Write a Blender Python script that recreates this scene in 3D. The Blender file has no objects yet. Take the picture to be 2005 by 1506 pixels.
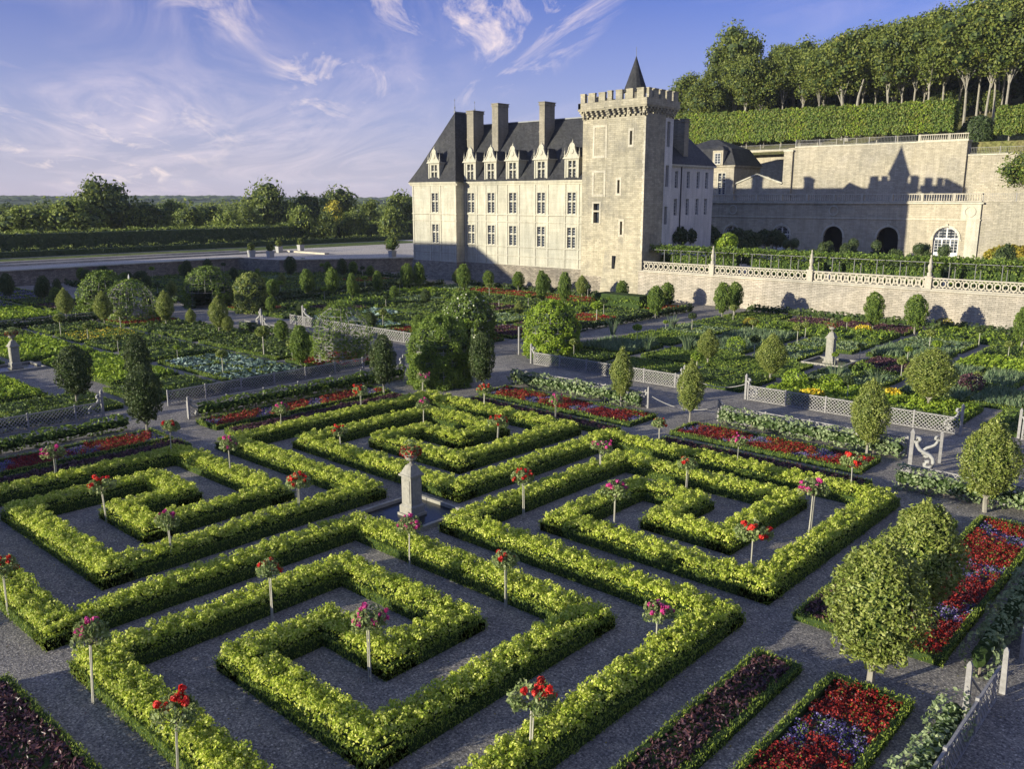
import bpy, math
import numpy as np
from mathutils import Vector
rng = np.random.default_rng(11)
R = math.radians
HAZE = .0001
C = bpy.context.scene.collection
# ------------------------------------------------------------------ camera maths (photo pixels -> points of the place)
F, CX, CY = 1683., 1002.5, 753.
PIT = math.atan(365 / F); YAW = R(42.1); H = 12.
fw = (-math.sin(YAW) * math.cos(PIT), math.cos(YAW) * math.cos(PIT), -math.sin(PIT))
rt = (math.cos(YAW), math.sin(YAW), 0)
up = (-math.sin(YAW) * math.sin(PIT), math.cos(YAW) * math.sin(PIT), math.cos(PIT))
def ray(px, py):
    a = (px - CX) / F; b = (CY - py) / F
    return tuple(fw[i] + a * rt[i] + b * up[i] for i in range(3))
def G(px, py, z=0.):
    d = ray(px, py); t = (z - H) / d[2]; return d[0] * t, d[1] * t
def onY(px, py, Y):
    d = ray(px, py); t = Y / d[1]; return d[0] * t, H + d[2] * t
def onX(px, py, X):
    d = ray(px, py); t = X / d[0]; return d[1] * t, H + d[2] * t
def zat(px, py, x, y):
    d = ray(px, py); return H + d[2] * math.hypot(x, y) / math.hypot(d[0], d[1])
def atdist(px, D):
    d = ray(px, 600); h = math.hypot(d[0], d[1]); return d[0] / h * D, d[1] / h * D

# ------------------------------------------------------------------ materials
def nodes(m):
    m.use_nodes = True
    nt = m.node_tree; b = nt.nodes['Principled BSDF']; return nt, b
def ramp(nt, cols, fac=None, pos=None):
    r = nt.nodes.new('ShaderNodeValToRGB'); e = r.color_ramp.elements
    n = len(cols)
    pos = pos or [i / (n - 1) for i in range(n)]
    while len(e) < n: e.new(0.5)
    for i in range(n):
        e[i].position = pos[i]; e[i].color = (*cols[i], 1)
    if fac is not None: nt.links.new(fac, r.inputs[0])
    return r.outputs[0]
def noise(nt, scale, detail=4, rough=.55, vec=None, out='Fac', dist=0.):
    n = nt.nodes.new('ShaderNodeTexNoise'); n.inputs['Scale'].default_value = scale
    n.inputs['Detail'].default_value = detail; n.inputs['Roughness'].default_value = rough
    n.inputs['Distortion'].default_value = dist
    if vec is None:
        t = nt.nodes.new('ShaderNodeTexCoord'); vec = t.outputs['Object']
    nt.links.new(vec, n.inputs['Vector']); return n.outputs[out]
def mix(nt, a, b, fac, mode='MIX'):
    m = nt.nodes.new('ShaderNodeMix'); m.data_type = 'RGBA'; m.blend_type = mode
    for s, v in ((m.inputs['Factor'], fac), (m.inputs['A'], a), (m.inputs['B'], b)):
        if isinstance(v, (int, float)): s.default_value = v
        elif isinstance(v, tuple): s.default_value = (*v, 1)
        else: nt.links.new(v, s)
    return m.outputs['Result']
def bump(nt, b, h, strength=.5, dist=.02):
    bp = nt.nodes.new('ShaderNodeBump'); bp.inputs['Strength'].default_value = strength
    bp.inputs['Distance'].default_value = dist
    nt.links.new(h, bp.inputs['Height']); nt.links.new(bp.outputs[0], b.inputs['Normal'])
M = {}
def leafmat(name, cols, trans=.35, rough=.55, big=None, spec=.35):
    """leaf colours vary from leaf to leaf and, in soft patches, across the plant"""
    m = bpy.data.materials.new(name); nt, b = nodes(m)
    g = nt.nodes.new('ShaderNodeNewGeometry')
    c = ramp(nt, cols, g.outputs['Random Per Island'])
    n = noise(nt, .9, 3)
    c2 = ramp(nt, [(.78, .80, .75), (1.15, 1.12, 1.0)], n, [.35, .65])
    c = mix(nt, c, c2, 1.0, 'MULTIPLY')
    nt.links.new(c, b.inputs['Base Color'])
    b.inputs['Roughness'].default_value = rough
    b.inputs['Specular IOR Level'].default_value = spec
    if trans > 0:
        tr = nt.nodes.new('ShaderNodeBsdfTranslucent'); ms = nt.nodes.new('ShaderNodeMixShader')
        ms.inputs[0].default_value = trans
        nt.links.new(c, tr.inputs[0]); nt.links.new(b.outputs[0], ms.inputs[1]); nt.links.new(tr.outputs[0], ms.inputs[2])
        nt.links.new(ms.outputs[0], nt.nodes['Material Output'].inputs[0])
    M[name] = m; return m
leafmat('lettuce_leaf', [(.25, .36, .030), (.43, .52, .055), (.62, .68, .12), (.82, .82, .26)], .42)
leafmat('box_leaf', [(.13, .20, .026), (.22, .30, .04), (.36, .42, .07)], .36)
leafmat('bay_leaf', [(.12, .17, .03), (.24, .29, .055), (.42, .45, .15)], .32, .42)
leafmat('dark_topiary_leaf', [(.04, .065, .02), (.07, .105, .03), (.11, .14, .045)], .2)
leafmat('grey_leaf', [(.14, .20, .09), (.24, .31, .15), (.38, .44, .24)], .3)
leafmat('rose_leaf', [(.14, .21, .06), (.26, .33, .11), (.44, .48, .24)], .36)
leafmat('purple_leaf', [(.035, .018, .028), (.08, .035, .05), (.2, .09, .09)], .2, .4)
leafmat('cabbage_leaf', [(.10, .17, .15), (.19, .28, .25), (.34, .43, .40)], .2)
leafmat('leek_leaf', [(.09, .15, .08), (.16, .24, .12), (.30, .36, .20)], .28)
leafmat('mid_leaf', [(.08, .14, .022), (.15, .225, .035), (.25, .33, .06)], .33)
leafmat('bright_leaf', [(.16, .26, .024), (.27, .38, .035), (.40, .50, .06)], .38)
leafmat('fern_leaf', [(.11, .18, .03), (.19, .28, .045), (.28, .36, .065)], .42)
leafmat('forest_leaf', [(.09, .125, .024), (.15, .19, .036), (.23, .26, .055)], .32)
leafmat('far_leaf', [(.11, .155, .035), (.18, .23, .05), (.28, .32, .08)], .45)
leafmat('far_light_leaf', [(.14, .20, .035), (.22, .28, .055), (.34, .38, .09)], .35)
leafmat('yellow_tree_leaf', [(.35, .33, .04), (.5, .44, .05), (.6, .5, .07)], .3)
leafmat('dark_leaf', [(.03, .052, .016), (.05, .08, .024), (.07, .10, .032)], .2)
leafmat('lime_leaf', [(.07, .11, .02), (.14, .185, .034), (.27, .27, .055)], .3)
leafmat('red_flower', [(.22, .012, .012), (.42, .025, .02), (.55, .06, .04)], .2)
leafmat('dark_red_flower', [(.14, .010, .012), (.24, .018, .016), (.36, .03, .02)], .2)
leafmat('blue_flower', [(.11, .08, .28), (.19, .15, .42), (.30, .24, .52)], .2)
leafmat('pink_rose', [(.60, .03, .22), (.72, .06, .33), (.80, .16, .42)], .25)
leafmat('red_rose', [(.55, .012, .012), (.72, .03, .02), (.80, .08, .05)], .25)
leafmat('yellow_flower', [(.62, .42, .02), (.75, .55, .03), (.80, .66, .08)], .2)
leafmat('white_flower', [(.7, .68, .6), (.8, .8, .7), (.6, .62, .45)], .2)
leafmat('autumn_leaf', [(.25, .22, .03), (.36, .28, .04), (.18, .22, .03)], .3)
def plain(name, col, rough=.7, var=.12, scale=3., spec=.3, bmp=.0, bscale=40.):
    m = bpy.data.materials.new(name); nt, b = nodes(m)
    n = noise(nt, scale, 6)
    lo = tuple(v * (1 - var) for v in col); hi = tuple(v * (1 + var) for v in col)
    nt.links.new(ramp(nt, [lo, hi], n, [.3, .7]), b.inputs['Base Color'])
    b.inputs['Roughness'].default_value = rough; b.inputs['Specular IOR Level'].default_value = spec
    if bmp: bump(nt, b, noise(nt, bscale, 5), bmp, .02)
    M[name] = m; return m
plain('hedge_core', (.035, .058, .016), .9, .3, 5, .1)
plain('soil', (.055, .042, .032), .95, .3, 4, .1, .8, 20)
plain('bark', (.20, .17, .13), .9, .3, 6, .1, .6, 15)
plain('pale_bark', (.27, .25, .20), .9, .25, 3, .1, .6, 15)
plain('aged_white', (.33, .325, .30), .7, .15, 9)
plain('grey_wood', (.27, .26, .245), .8, .25, 8, .2, .3, 60)
plain('white_paint', (.62, .61, .57), .5, .08, 6)
plain('rose_stake', (.40, .38, .30), .7, .15, 9)

plain('lead', (.16, .17, .18), .5, .2, 2, .5)
plain('iron_grey', (.11, .11, .11), .5, .15, 5)
plain('iron', (.06, .06, .065), .6, .1, 3)
plain('water', (.010, .012, .012), .25, .1, 2, .5)
plain('dark_interior', (.012, .012, .014), .9, .1)
def glassmat():
    m = bpy.data.materials.new('window_glass'); nt, b = nodes(m)
    nt.links.new(ramp(nt, [(.015, .02, .028), (.06, .07, .085)], noise(nt, 1.2, 1), [.35, .65]), b.inputs['Base Color'])
    b.inputs['Roughness'].default_value = .12; b.inputs['Specular IOR Level'].default_value = .6
    M['window_glass'] = m
glassmat()
def stone(name, col, bw=.9, bh=.35, mort=.012, dark=.6, var=.22, stain=None, mcol=None, weather=.35, rough=.85, bstr=.5, streak=.7):
    """coursed masonry: joints from a brick pattern laid on walls along x or y, with patchy weathering"""
    m = bpy.data.materials.new(name); nt, b = nodes(m)
    t = nt.nodes.new('ShaderNodeTexCoord'); s = nt.nodes.new('ShaderNodeSeparateXYZ')
    nt.links.new(t.outputs['Object'], s.inputs[0])
    a = nt.nodes.new('ShaderNodeMath'); nt.links.new(s.outputs[0], a.inputs[0]); nt.links.new(s.outputs[1], a.inputs[1])
    cb = nt.nodes.new('ShaderNodeCombineXYZ'); nt.links.new(a.outputs[0], cb.inputs[0]); nt.links.new(s.outputs[2], cb.inputs[1])
    br = nt.nodes.new('ShaderNodeTexBrick'); nt.links.new(cb.outputs[0], br.inputs[0])
    br.inputs['Scale'].default_value = 1; br.inputs['Brick Width'].default_value = bw; br.inputs['Row Height'].default_value = bh
    br.inputs['Mortar Size'].default_value = mort; br.inputs['Mortar Smooth'].default_value = .3
    br.inputs['Color1'].default_value = (*[v * (1 - var) for v in col], 1)
    br.inputs['Color2'].default_value = (*[min(.9, v * (1 + var * .6)) for v in col], 1)
    mc = mcol or tuple(v * dark for v in col); br.inputs['Mortar'].default_value = (*mc, 1)
    w = noise(nt, .35, 7, .65)
    st = stain or tuple(v * .62 for v in col)
    f = ramp(nt, [(0, 0, 0), (1, 1, 1)], w, [.5, .72])
    f2 = nt.nodes.new('ShaderNodeMath'); f2.operation = 'MULTIPLY'; nt.links.new(f, f2.inputs[0]); f2.inputs[1].default_value = weather
    c = mix(nt, br.outputs['Color'], st, f2.outputs[0])
    c3 = nt.nodes.new('ShaderNodeCombineXYZ'); m3 = nt.nodes.new('ShaderNodeMath'); m3.operation = 'MULTIPLY'; nt.links.new(s.outputs[2], m3.inputs[0]); m3.inputs[1].default_value = .12
    nt.links.new(a.outputs[0], c3.inputs[0]); nt.links.new(m3.outputs[0], c3.inputs[1]); c = mix(nt, c, ramp(nt, [(.74, .74, .72), (1.06, 1.05, 1.04)], noise(nt, 1.6, 6, .65, c3.outputs[0]), [.36, .58]), streak, 'MULTIPLY')
    big = noise(nt, .12, 4, .6); c = mix(nt, c, ramp(nt, [(.84, .85, .86), (1.10, 1.08, 1.04)], big, [.38, .62]), 1., 'MULTIPLY')
    fine = noise(nt, 9, 5, .7)
    c = mix(nt, c, ramp(nt, [(.72, .72, .72), (1.15, 1.15, 1.15)], fine, [.3, .7]), 1., 'MULTIPLY')
    nt.links.new(c, b.inputs['Base Color'])
    b.inputs['Roughness'].default_value = rough; b.inputs['Specular IOR Level'].default_value = .15
    ad = nt.nodes.new('ShaderNodeMath'); ad.operation = 'SUBTRACT'
    nt.links.new(fine, ad.inputs[0]); nt.links.new(br.outputs['Fac'], ad.inputs[1])
    bump(nt, b, ad.outputs[0], bstr, .04)
    M[name] = m
stone('facade_stone', (.47, .45, .36), 1.6, .5, .010, .75, .07, weather=.3, bstr=.2)
stone('trim_stone', (.50, .475, .38), 1.2, .6, .006, .8, .05, weather=.25, bstr=.2)
stone('tower_trim', (.54, .495, .39), 1., .4, .01, .8, .1, weather=.5)
stone('tower_stone', (.42, .38, .28), .62, .235, .014, .74, .2, stain=(.24, .225, .185), weather=.95)
stone('rubble_and_shade_line_stone', (.34, .30, .235), .5, .2, .03, .6, .35, stain=(.16, .14, .12), weather=.8, bstr=.9)
stone('garden_wall_stone', (.475, .425, .345), .55, .17, .02, .62, .2, stain=(.62, .55, .46), weather=.6, bstr=.8)
stone('orangery_stone', (.43, .385, .29), .7, .28, .014, .7, .14, weather=.3)
stone('retaining_stone', (.415, .375, .285), .6, .22, .018, .68, .18, stain=(.42, .38, .32), weather=.5)
stone('slate', (.050, .051, .055), .32, .20, .012, .55, .3, stain=(.085, .085, .075), weather=.5, rough=.6, bstr=.4, streak=.8)
stone('white_render', (.62, .60, .56), 3, 2, .0, .9, .03, weather=.2, bstr=.1)
stone('chimney_stone', (.30, .275, .22), .5, .16, .02, .7, .15, weather=.5)
stone('pedestal_stone', (.35, .335, .285), 5, 5, .0, .9, .05, stain=(.22, .21, .18), weather=.7, bstr=.6)
stone('balustrade_stone', (.50, .46, .37), 5, 5, .0, .9, .05, stain=(.28, .26, .22), weather=.5)
def groundmat(name, cols, s1, s2, bstr, bscale, voro=0, pos=(.3, .7)):
    m = bpy.data.materials.new(name); nt, b = nodes(m)
    a = noise(nt, s1, 5, .6); c = ramp(nt, cols, a, [i / (len(cols) - 1) * (pos[1] - pos[0]) + pos[0] for i in range(len(cols))])
    n2 = noise(nt, s2, 3, .8)
    c = mix(nt, c, ramp(nt, [(.30, .30, .31), (1.9, 1.85, 1.75)], n2, [.30, .70]), 1., 'MULTIPLY')
    if voro:
        vo = nt.nodes.new('ShaderNodeTexVoronoi'); vo.inputs['Scale'].default_value = voro; t2 = nt.nodes.new('ShaderNodeTexCoord'); nt.links.new(t2.outputs['Object'], vo.inputs['Vector'])
        sr = nt.nodes.new('ShaderNodeSeparateColor'); nt.links.new(vo.outputs['Color'], sr.inputs[0]); c = mix(nt, c, ramp(nt, [(.62, .62, .64), (.92, .92, .92), (1.15, 1.13, 1.08), (1.9, 1.85, 1.75)], sr.outputs[0], [0, .45, .85, 1.]), 1., 'MULTIPLY')
        wv = noise(nt, 1.1, 3, .6, dist=1.5); c = mix(nt, c, ramp(nt, [(.82, .82, .84), (1.14, 1.12, 1.08)], wv, [.38, .62]), 1., 'MULTIPLY')
    nt.links.new(c, b.inputs['Base Color']); b.inputs['Roughness'].default_value = .95
    b.inputs['Specular IOR Level'].default_value = .1
    bump(nt, b, noise(nt, bscale, 4, .7), bstr, .03); M[name] = m
groundmat('gravel', [(.18, .172, .162), (.25, .24, .22)], .25, 13, 1., 20, voro=27)
groundmat('pale_gravel', [(.40, .36, .30), (.50, .46, .39)], .1, 6, .5, 10)
groundmat('meadow', [(.05, .085, .02), (.09, .12, .03), (.13, .14, .05)], .02, 1., .5, 2)
groundmat('woodland_floor', [(.07, .07, .03), (.13, .12, .05), (.09, .11, .03)], .2, 2, .8, 3)
groundmat('hill_woods', [(.03, .05, .018), (.055, .075, .028), (.085, .10, .045)], .012, .08, 1., .05)

# ------------------------------------------------------------------ mesh helpers
def qmesh(name, V, Q, mats, mi=None, smooth=False):
    me = bpy.data.meshes.new(name); V = np.asarray(V, np.float32); Q = np.asarray(Q, np.int32)
    me.vertices.add(len(V)); me.vertices.foreach_set('co', V.ravel())
    me.loops.add(Q.size); me.loops.foreach_set('vertex_index', Q.ravel())
    me.polygons.add(len(Q)); me.polygons.foreach_set('loop_start', np.arange(0, Q.size, Q.shape[1], dtype=np.int32))
    for m in mats: me.materials.append(M[m])
    if mi is not None: me.polygons.foreach_set('material_index', np.asarray(mi, np.int32))
    me.polygons.foreach_set('use_smooth', np.full(len(Q), smooth, bool))
    me.update(calc_edges=True); return me
class Q:
    """collects quads (leaves, boxes, blobs) with material slots into one mesh"""
    def __init__(s): s.V = []; s.F = []; s.I = []; s.n = 0; s.mats = []
    def slot(s, m):
        if m not in s.mats: s.mats.append(m)
        return s.mats.index(m)
    def add(s, V, F, m):
        V = np.asarray(V, float).reshape(-1, 3); F = np.asarray(F, int).reshape(-1, 4)
        s.V.append(V); s.F.append(F + s.n); s.I.append(np.full(len(F), s.slot(m))); s.n += len(V)
    def box(s, x0, y0, z0, x1, y1, z1, m):
        v = [(x, y, z) for z in (z0, z1) for x, y in ((x0, y0), (x1, y0), (x1, y1), (x0, y1))]
        s.add(v, [(3, 2, 1, 0), (4, 5, 6, 7), (0, 1, 5, 4), (1, 2, 6, 5), (2, 3, 7, 6), (3, 0, 4, 7)], m)
    def frustum(s, cx, cy, z0, z1, a0, b0, a1, b1, m):
        v = [(cx + sx * a, cy + sy * b, z) for z, a, b in ((z0, a0, b0), (z1, a1, b1)) for sx, sy in ((-1, -1), (1, -1), (1, 1), (-1, 1))]
        s.add(v, [(3, 2, 1, 0), (4, 5, 6, 7), (0, 1, 5, 4), (1, 2, 6, 5), (2, 3, 7, 6), (3, 0, 4, 7)], m)
    def bar(s, p, q, w, t, m, upv=(0, 0, 1)):
        p = np.array(p, float); q = np.array(q, float); d = q - p; L = np.linalg.norm(d); d /= L
        u = np.array(upv, float); a = np.cross(d, u); n = np.linalg.norm(a)
        if n < 1e-4: a = np.cross(d, (1, 0, 0)); n = np.linalg.norm(a)
        a /= n; b = np.cross(a, d)
        v = [e + i * a * w / 2 + j * b * t / 2 for e in (p, q) for i, j in ((-1, -1), (1, -1), (1, 1), (-1, 1))]
        s.add(v, [(3, 2, 1, 0), (4, 5, 6, 7), (0, 1, 5, 4), (1, 2, 6, 5), (2, 3, 7, 6), (3, 0, 4, 7)], m)
    def tube(s, pts, rad, m, n=6):
        pts = [np.array(p, float) for p in pts]; rad = rad if hasattr(rad, '__len__') else [rad] * len(pts)
        V = []; ref = np.array((0., 0, 1.))
        for i, p in enumerate(pts):
            d = pts[min(i + 1, len(pts) - 1)] - pts[max(i - 1, 0)]; d /= np.linalg.norm(d) + 1e-9
            r0 = ref if abs(d @ ref) < .9 else np.array((1., 0, 0))
            a = np.cross(d, r0); a /= np.linalg.norm(a); b = np.cross(d, a)
            for k in range(n):
                t = 2 * math.pi * k / n; V.append(p + rad[i] * (math.cos(t) * a + math.sin(t) * b))
        Fs = [(i * n + k, i * n + (k + 1) % n, (i + 1) * n + (k + 1) % n, (i + 1) * n + k) for i in range(len(pts) - 1) for k in range(n)]
        s.add(V, Fs, m)
        if n == 6:
            o = (len(pts) - 1) * n; s.add(V[o:o + 6], [(0, 1, 2, 3), (0, 3, 4, 5)], m)
    def lathe(s, prof, m, cx=0, cy=0, n=12, sx=1., sy=1.):
        V = [(cx + sx * r * math.cos(2 * math.pi * k / n), cy + sy * r * math.sin(2 * math.pi * k / n), z) for r, z in prof for k in range(n)]
        Fs = [(i * n + k, i * n + (k + 1) % n, (i + 1) * n + (k + 1) % n, (i + 1) * n + k) for i in range(len(prof) - 1) for k in range(n)]
        s.add(V, Fs, m)
    def leaves(s, P, N, L, W, m, spread=.7, upb=.0, fold=.25):
        P = np.asarray(P, float); n = len(P)
        if n == 0: return
        N = np.asarray(N, float) + rng.normal(0, spread, (n, 3)); N /= np.linalg.norm(N, axis=1)[:, None] + 1e-9
        A = rng.normal(0, 1, (n, 3)); A[:, 2] += upb * 2.5
        A -= (A * N).sum(1)[:, None] * N; A /= np.linalg.norm(A, axis=1)[:, None] + 1e-9
        B = np.cross(N, A); sc = rng.uniform(.65, 1.3, (n, 1))
        Lh = L / 2 * sc; Wh = W / 2 * sc * rng.uniform(.8, 1.2, (n, 1)); f = fold * Wh
        V = np.stack([P - A * Lh, P + B * Wh + N * f - A * Lh * .1, P + A * Lh, P - B * Wh + N * f - A * Lh * .1], 1).reshape(-1, 3)
        s.add(V, np.arange(4 * n).reshape(-1, 4), m)
    def blob(s, c, r, m, n=4, bumpy=.12):
        """closed lumpy ball (cube-sphere)"""
        g = np.linspace(-1, 1, n + 1); V = []; Fs = []
        for ax in range(3):
            for sg in (-1, 1):
                o = len(V)
                for a in g:
                    for b in g:
                        v = [0, 0, 0]; v[ax] = sg; v[(ax + 1) % 3] = a; v[(ax + 2) % 3] = b * sg; V.append(v)
                for i in range(n):
                    for j in range(n): Fs.append((o + i * (n + 1) + j, o + (i + 1) * (n + 1) + j, o + (i + 1) * (n + 1) + j + 1, o + i * (n + 1) + j + 1))
        V = np.array(V, float); V /= np.linalg.norm(V, axis=1)[:, None]
        k = 1 + bumpy * (np.sin(V[:, 0] * 5 + c[0] * 3) * np.cos(V[:, 1] * 4.3 + c[1]) + .6 * np.sin(V[:, 2] * 6 + V[:, 0] * 3))
        V = V * k[:, None] * np.array(r) + np.array(c); s.add(V, Fs, m)
    def mesh(s, name, smooth=False):
        return qmesh(name, np.concatenate(s.V), np.concatenate(s.F), s.mats, np.concatenate(s.I), smooth)
    def obj(s, name, parent=None, loc=None, smooth=False):
        o = bpy.data.objects.new(name, s.mesh(name, smooth)); C.objects.link(o)
        if parent is not None: o.parent = parent
        if loc is not None: o.location = loc
        return o
def shell(n, c, r, zmin=-1.):
    """random points on an ellipsoid shell with outward normals"""
    v = rng.normal(0, 1, (int(n * (1.9 if zmin > -.5 else 1.)), 3)); v /= np.linalg.norm(v, axis=1)[:, None]
    v = v[v[:, 2] >= zmin][:n]
    r = np.array(r, float); return np.array(c) + v * r * rng.uniform(.86, 1.05, (len(v), 1)), v / r * r.min()
def tag(o, label=None, cat=None, group=None, kind=None):
    if label: o['label'] = label
    if cat: o['category'] = cat
    if group: o['group'] = group
    if kind: o['kind'] = kind
    return o
def empty(name, loc, label, cat, group=None, rz=0.):
    o = bpy.data.objects.new(name, None); C.objects.link(o); o.location = loc; o.rotation_euler = (0, 0, rz)
    o.empty_display_size = .2
    return tag(o, label, cat, group)
def link(name, me, parent=None, loc=(0, 0, 0)):
    o = bpy.data.objects.new(name, me); C.objects.link(o); o.parent = parent; o.location = loc; return o
def dup(root, loc, rz=0., sc=(1, 1, 1), label=None, group=None):
    r = root.copy(); C.objects.link(r); r.location = loc; r.rotation_euler = (0, 0, rz); r.scale = sc
    if label: r['label'] = label
    if group: r['group'] = group
    for ch in KIDS[root.name]:
        c = ch.copy(); C.objects.link(c); c.parent = r
        for g in KIDS.get(ch.name, []):
            d = g.copy(); C.objects.link(d); d.parent = c
    return r
KIDS = {}
def reg(root, *ch): KIDS[root.name] = list(ch); return root
ORD = ['first', 'second', 'third', 'fourth', 'fifth', 'sixth', 'seventh', 'eighth', 'ninth', 'tenth', 'eleventh', 'twelfth', 'thirteenth', 'fourteenth', 'fifteenth', 'sixteenth', 'seventeenth', 'eighteenth', 'nineteenth', 'twentieth']
def lod(x, y): return float(np.clip(math.hypot(x, y) / 24., 1., 4.2))

# ------------------------------------------------------------------ ground
def sheet(name, x0, y0, x1, y1, z, m, t=.3):
    q = Q(); q.box(x0, y0, z - t, x1, y1, z, m); o = q.obj(name); tag(o, kind='structure'); return o
sheet('ground', -3400, -1400, 1400, 4400, -.35, 'meadow', .5)
sheet('garden_gravel_path', -131.7, -12, 14, 87.9, 0, 'gravel')
sheet('moat_ground', -131.7, 87.9, -70, 112, -.05, 'gravel')

# ------------------------------------------------------------------ planting
TY = dict(  # height, clump spacing, clump radius, leaves/clump, leaf L, W, materials [(mat, share)], up bias
    lettuce=(.70, .19, .145, 58, .075, .052, [('lettuce_leaf', 1.)], .5),
    celery=(.50, .34, .26, 34, .16, .09, [('bright_leaf', 1.)], .5),
    cabbage=(.30, .50, .26, 30, .22, .17, [('cabbage_leaf', 1.)], .2),
    purple=(.34, .22, .19, 34, .13, .055, [('purple_leaf', 1.)], .6),
    pepper=(.50, .50, .36, 46, .13, .07, [('mid_leaf', .55), ('dark_topiary_leaf', .45)], .1),
    carrot=(.30, .30, .22, 34, .14, .04, [('fern_leaf', 1.)], .7),
    leek=(.40, .26, .12, 16, .42, .05, [('leek_leaf', 1.)], 2.),
    blue_green=(.34, .30, .22, 26, .16, .08, [('leek_leaf', .6), ('grey_leaf', .4)], .5),
    tall=(.7, .55, .42, 60, .18, .07, [('bright_leaf', .4), ('mid_leaf', .6)], .8),
    yellow=(.36, .30, .2, 30, .07, .055, [('yellow_flower', .38), ('mid_leaf', .62)], .2),
    red=(.30, .20, .16, 46, .060, .045, [('red_flower', .30), ('dark_red_flower', .50), ('mid_leaf', .20)], .2),
    dark_red=(.27, .20, .16, 46, .060, .045, [('dark_red_flower', .8), ('purple_leaf', .2)], .2),
    blue=(.22, .19, .15, 42, .055, .04, [('blue_flower', .68), ('mid_leaf', .32)], .2),
    dark=(.42, .42, .3, 40, .16, .09, [('dark_topiary_leaf', .7), ('mid_leaf', .3)], .2))
def grid_pts(rects, sp, jit=.35):
    r = np.array(rects); x0, y0 = r[:, 0].min(), r[:, 1].min(); x1, y1 = r[:, 2].max(), r[:, 3].max()
    nx = max(1, int((x1 - x0) / sp)); ny = max(1, int((y1 - y0) / sp))
    gx, gy = np.meshgrid(x0 + (np.arange(nx) + .5) * (x1 - x0) / nx, y0 + (np.arange(ny) + .5) * (y1 - y0) / ny)
    P = np.stack([gx.ravel(), gy.ravel()], 1); P += rng.uniform(-jit, jit, P.shape) * sp
    return P[inside(P, rects)]
def inside(P, rects):
    k = np.zeros(len(P), bool)
    for x0, y0, x1, y1 in rects: k |= (P[:, 0] > x0) & (P[:, 0] < x1) & (P[:, 1] > y0) & (P[:, 1] < y1)
    return k
def uni(rects, dens):
    A = np.array(rects); w = (A[:, 2] - A[:, 0]) * (A[:, 3] - A[:, 1]); n = (w * dens).astype(int) + 1
    out = []
    for i, (x0, y0, x1, y1) in enumerate(rects):
        p = np.stack([rng.uniform(x0, x1, n[i]), rng.uniform(y0, y1, n[i])], 1)
        if i: p = p[~inside(p, rects[:i])]
        out.append(p)
    return np.concatenate(out)
def planting(q, rects, typ, lf=1., hs=1., pred=None):
    h, sp, cr, nl, L, W, mats, ub = TY[typ]; h *= hs; lf2 = max(1., lf * .55)
    if lf > 3: sp *= lf / 3; cr *= lf / 3 * .9
    cen = grid_pts(rects, sp)
    if pred is not None and len(cen): cen = cen[pred(cen)]
    n = len(cen)
    if n == 0: return
    k = max(8, int(nl / lf2 ** 1.7)); L = L * lf2; W = W * lf2
    hh = h * rng.uniform(.80, 1.13, n) * (1 + .06 * np.sin(cen[:, 0] * 1.1) * np.cos(cen[:, 1] * 1.3))
    rr = cr * rng.uniform(.8, 1.2, n)
    v = rng.normal(0, 1, (n * k, 3)); v[:, 2] = np.abs(v[:, 2]) * .9 - .15; v /= np.linalg.norm(v, axis=1)[:, None]
    idx = np.repeat(np.arange(n), k); rad = rng.uniform(.55, 1.05, n * k)
    P = np.stack([cen[idx, 0] + v[:, 0] * rr[idx] * rad, cen[idx, 1] + v[:, 1] * rr[idx] * rad, hh[idx] - rr[idx] * .9 + v[:, 2] * rr[idx] * rad * 1.0], 1)
    P[:, 2] = np.maximum(P[:, 2], .04)
    u = rng.random(len(P)) if len(mats) > 1 else None
    acc = 0
    for m, sh in mats:
        kk = slice(None) if u is None else (u >= acc) & (u < acc + sh); acc += sh
        q.leaves(P[kk], v[kk], L, W, m, .45, ub)
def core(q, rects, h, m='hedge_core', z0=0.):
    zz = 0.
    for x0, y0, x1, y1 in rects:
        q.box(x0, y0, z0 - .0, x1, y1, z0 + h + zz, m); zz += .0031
def boxring(q, outer, inner, h, lf=1., dens=330, gaps=None):
    """clipped box edging between the outer outline and the planting"""
    L, W = .085 * max(1, lf * .75), .028 * max(1, lf * .85); d = dens / max(1, lf * .75) ** 2
    P = uni(outer, d); P = P[~inside(P, inner)]
    z = h + .05 * np.sin(P[:, 0] * 2.3) * np.cos(P[:, 1] * 1.9) + rng.normal(0, .02, len(P))
    q.leaves(np.column_stack([P, z]), np.tile((0, 0, .4), (len(P), 1)), L, W, 'box_leaf', 1., 1.4)
    e = .07; sh = [(a + e, b + e, c - e, d_ - e) for a, b, c, d_ in outer]
    P = uni(outer, d * 4.); P = P[~inside(P, sh)]
    q.leaves(np.column_stack([P, rng.uniform(.02, h, len(P))]), np.tile((0, 0, .1), (len(P), 1)), L, W, 'box_leaf', 1., 1.6)
def inset(rects, e): return [(a + e, b + e, c - e, d - e) for a, b, c, d in rects]
BEDN = 0
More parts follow.
